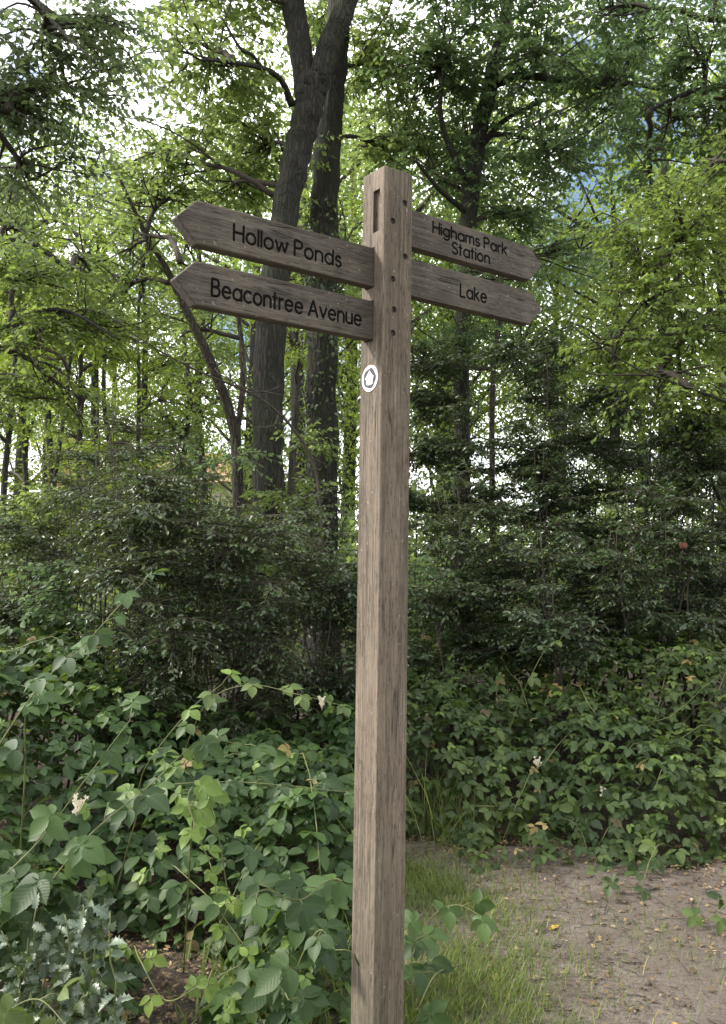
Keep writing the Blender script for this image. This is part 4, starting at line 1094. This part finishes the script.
THIN = (BLADE[0] * np.array([.18, 1, 1]), BLADE[1], BLADE[2])
def gp_right(x, y):
    c = 1.3 * np.exp(-(((x - .40) / .31) ** 2 + ((y - 3.15) / .42) ** 2) * 1.2) + .95 * np.exp(-(((x - .36) / .36) ** 2 + ((y - 4.15) / .42) ** 2) * 1.3) + .12 * np.exp(-(((x - 1.15) / .3) ** 2 + ((y - 3.6) / .3) ** 2)) + .006
    return np.clip(c * (1 + .9 * nz(x, y, 2.5)), 0, 1)
grass('grass', 'short green grass growing at the foot of the post', gp_right, 30000, .03, .095, 71, (-.3, 2), (2.5, 4.9))
def gp_left(x, y):
    return np.clip(np.exp(-(((x + .22) / .28) ** 2 + ((y - 3.2) / .45) ** 2) * 1.2) * (1 + .6 * nz(x, y, 3)), 0, 1)
grass('grass', 'longer thin grass growing left of the post foot', gp_left, 1300, .06, .24, 72, (-.9, .2), (2.5, 4.2))
grass('grass', 'long grass stems standing through the bramble bank beside the post', lambda x, y: np.exp(-(((x - .45) / .3) ** 2 + ((y - 5.0) / .3) ** 2)), 200, .35, .7, 73, (0, 1.2), (4.7, 5.6))

# ------------------------------------------------------------------ litter
def litter(name, label, n, xr, yr, mat, smin, smax, seed, w=None, cat='leaf litter'):
    rng = np.random.RandomState(seed); x = rng.uniform(*xr, n); y = rng.uniform(*yr, n)
    if w is not None:
        k = rng.uniform(0, 1, n) < w(x, y); x, y = x[k], y[k]; n = len(x)
    b = MB(); az = rng.uniform(0, 6.28, n)
    b.leaves(L_MED, np.stack([x, y, gz(x, y) + .022], -1), np.stack([np.cos(az), np.sin(az), rng.normal(0, .15, n)], -1), np.array([0, 0, 1.0]) + rng.normal(0, .35, (n, 3)), rng.uniform(smin, smax, n), np.clip(rng.beta(1.5, 2.2, n), 0, 1))
    o = b.build(name, M[mat], attr=True); tag(o, label, cat, kind='stuff')
wl = lambda x, y: np.clip(.16 + .25 * np.clip(nz(x, y, 3, 1), 0, 1) + np.exp(-np.abs(y - path_edge_top(x)) / .22) + .9 * (x < path_edge_left(y) + .25), 0, 1)
litter('leaf_litter', 'brown dead leaf litter scattered on the earth', 44000, (-3, 3.5), (2.4, 5.2), 'dead', .006, .028, 81, wl)
litter('yellow_leaves', 'a few yellow fallen leaves at the edge of the path', 26, (.2, 2.6), (3.0, 4.7), 'yellow', .03, .06, 82, lambda x, y: .25 + .75 * (y > 4.2), cat='fallen leaves')
rng = np.random.RandomState(83); b = MB()
for q in range(1300):
    x, y = rng.uniform(-1.4, 3), rng.uniform(2.5, 4.9); a_ = rng.uniform(0, 6.28); L = rng.uniform(.015, .075) * (1.6 if q % 12 == 0 else 1)
    n = 4; t = np.linspace(-.5, .5, n); xx = x + math.cos(a_) * L * t; yy = y + math.sin(a_) * L * t + rng.normal(0, .004, n)
    b.tube(np.stack([xx, yy, gz(xx, yy) + .016 + rng.uniform(0, .006, n)], -1), rng.uniform(.0008, .0018) * (1.6 if q % 12 == 0 else 1), 5)
tag(b.build('fallen_twigs', M['twig'], smooth=True), 'small dark twigs scattered on the earth', 'twigs', kind='stuff')
rng = np.random.RandomState(84); b = MB()
ico = bmesh.new(); bmesh.ops.create_icosphere(ico, subdivisions=1, radius=1); iv = np.array([v.co[:] for v in ico.verts]); ifc = np.array([[v.index for v in f.verts] for f in ico.faces]); ico.free()
for q in range(2600):
    x, y = rng.uniform(-.8, 3), rng.uniform(2.5, 4.9)
    b.add(iv * rng.gamma(2, .0016) * rng.uniform(.6, 1.2, 3) * (1 + rng.normal(0, .12, iv.shape)) + [x, y, float(gz(x, y)) + .013], ifc)
tag(b.build('small_stones', M['path'], smooth=False), 'small stones and crumbs of soil on the path', 'stones', kind='stuff')
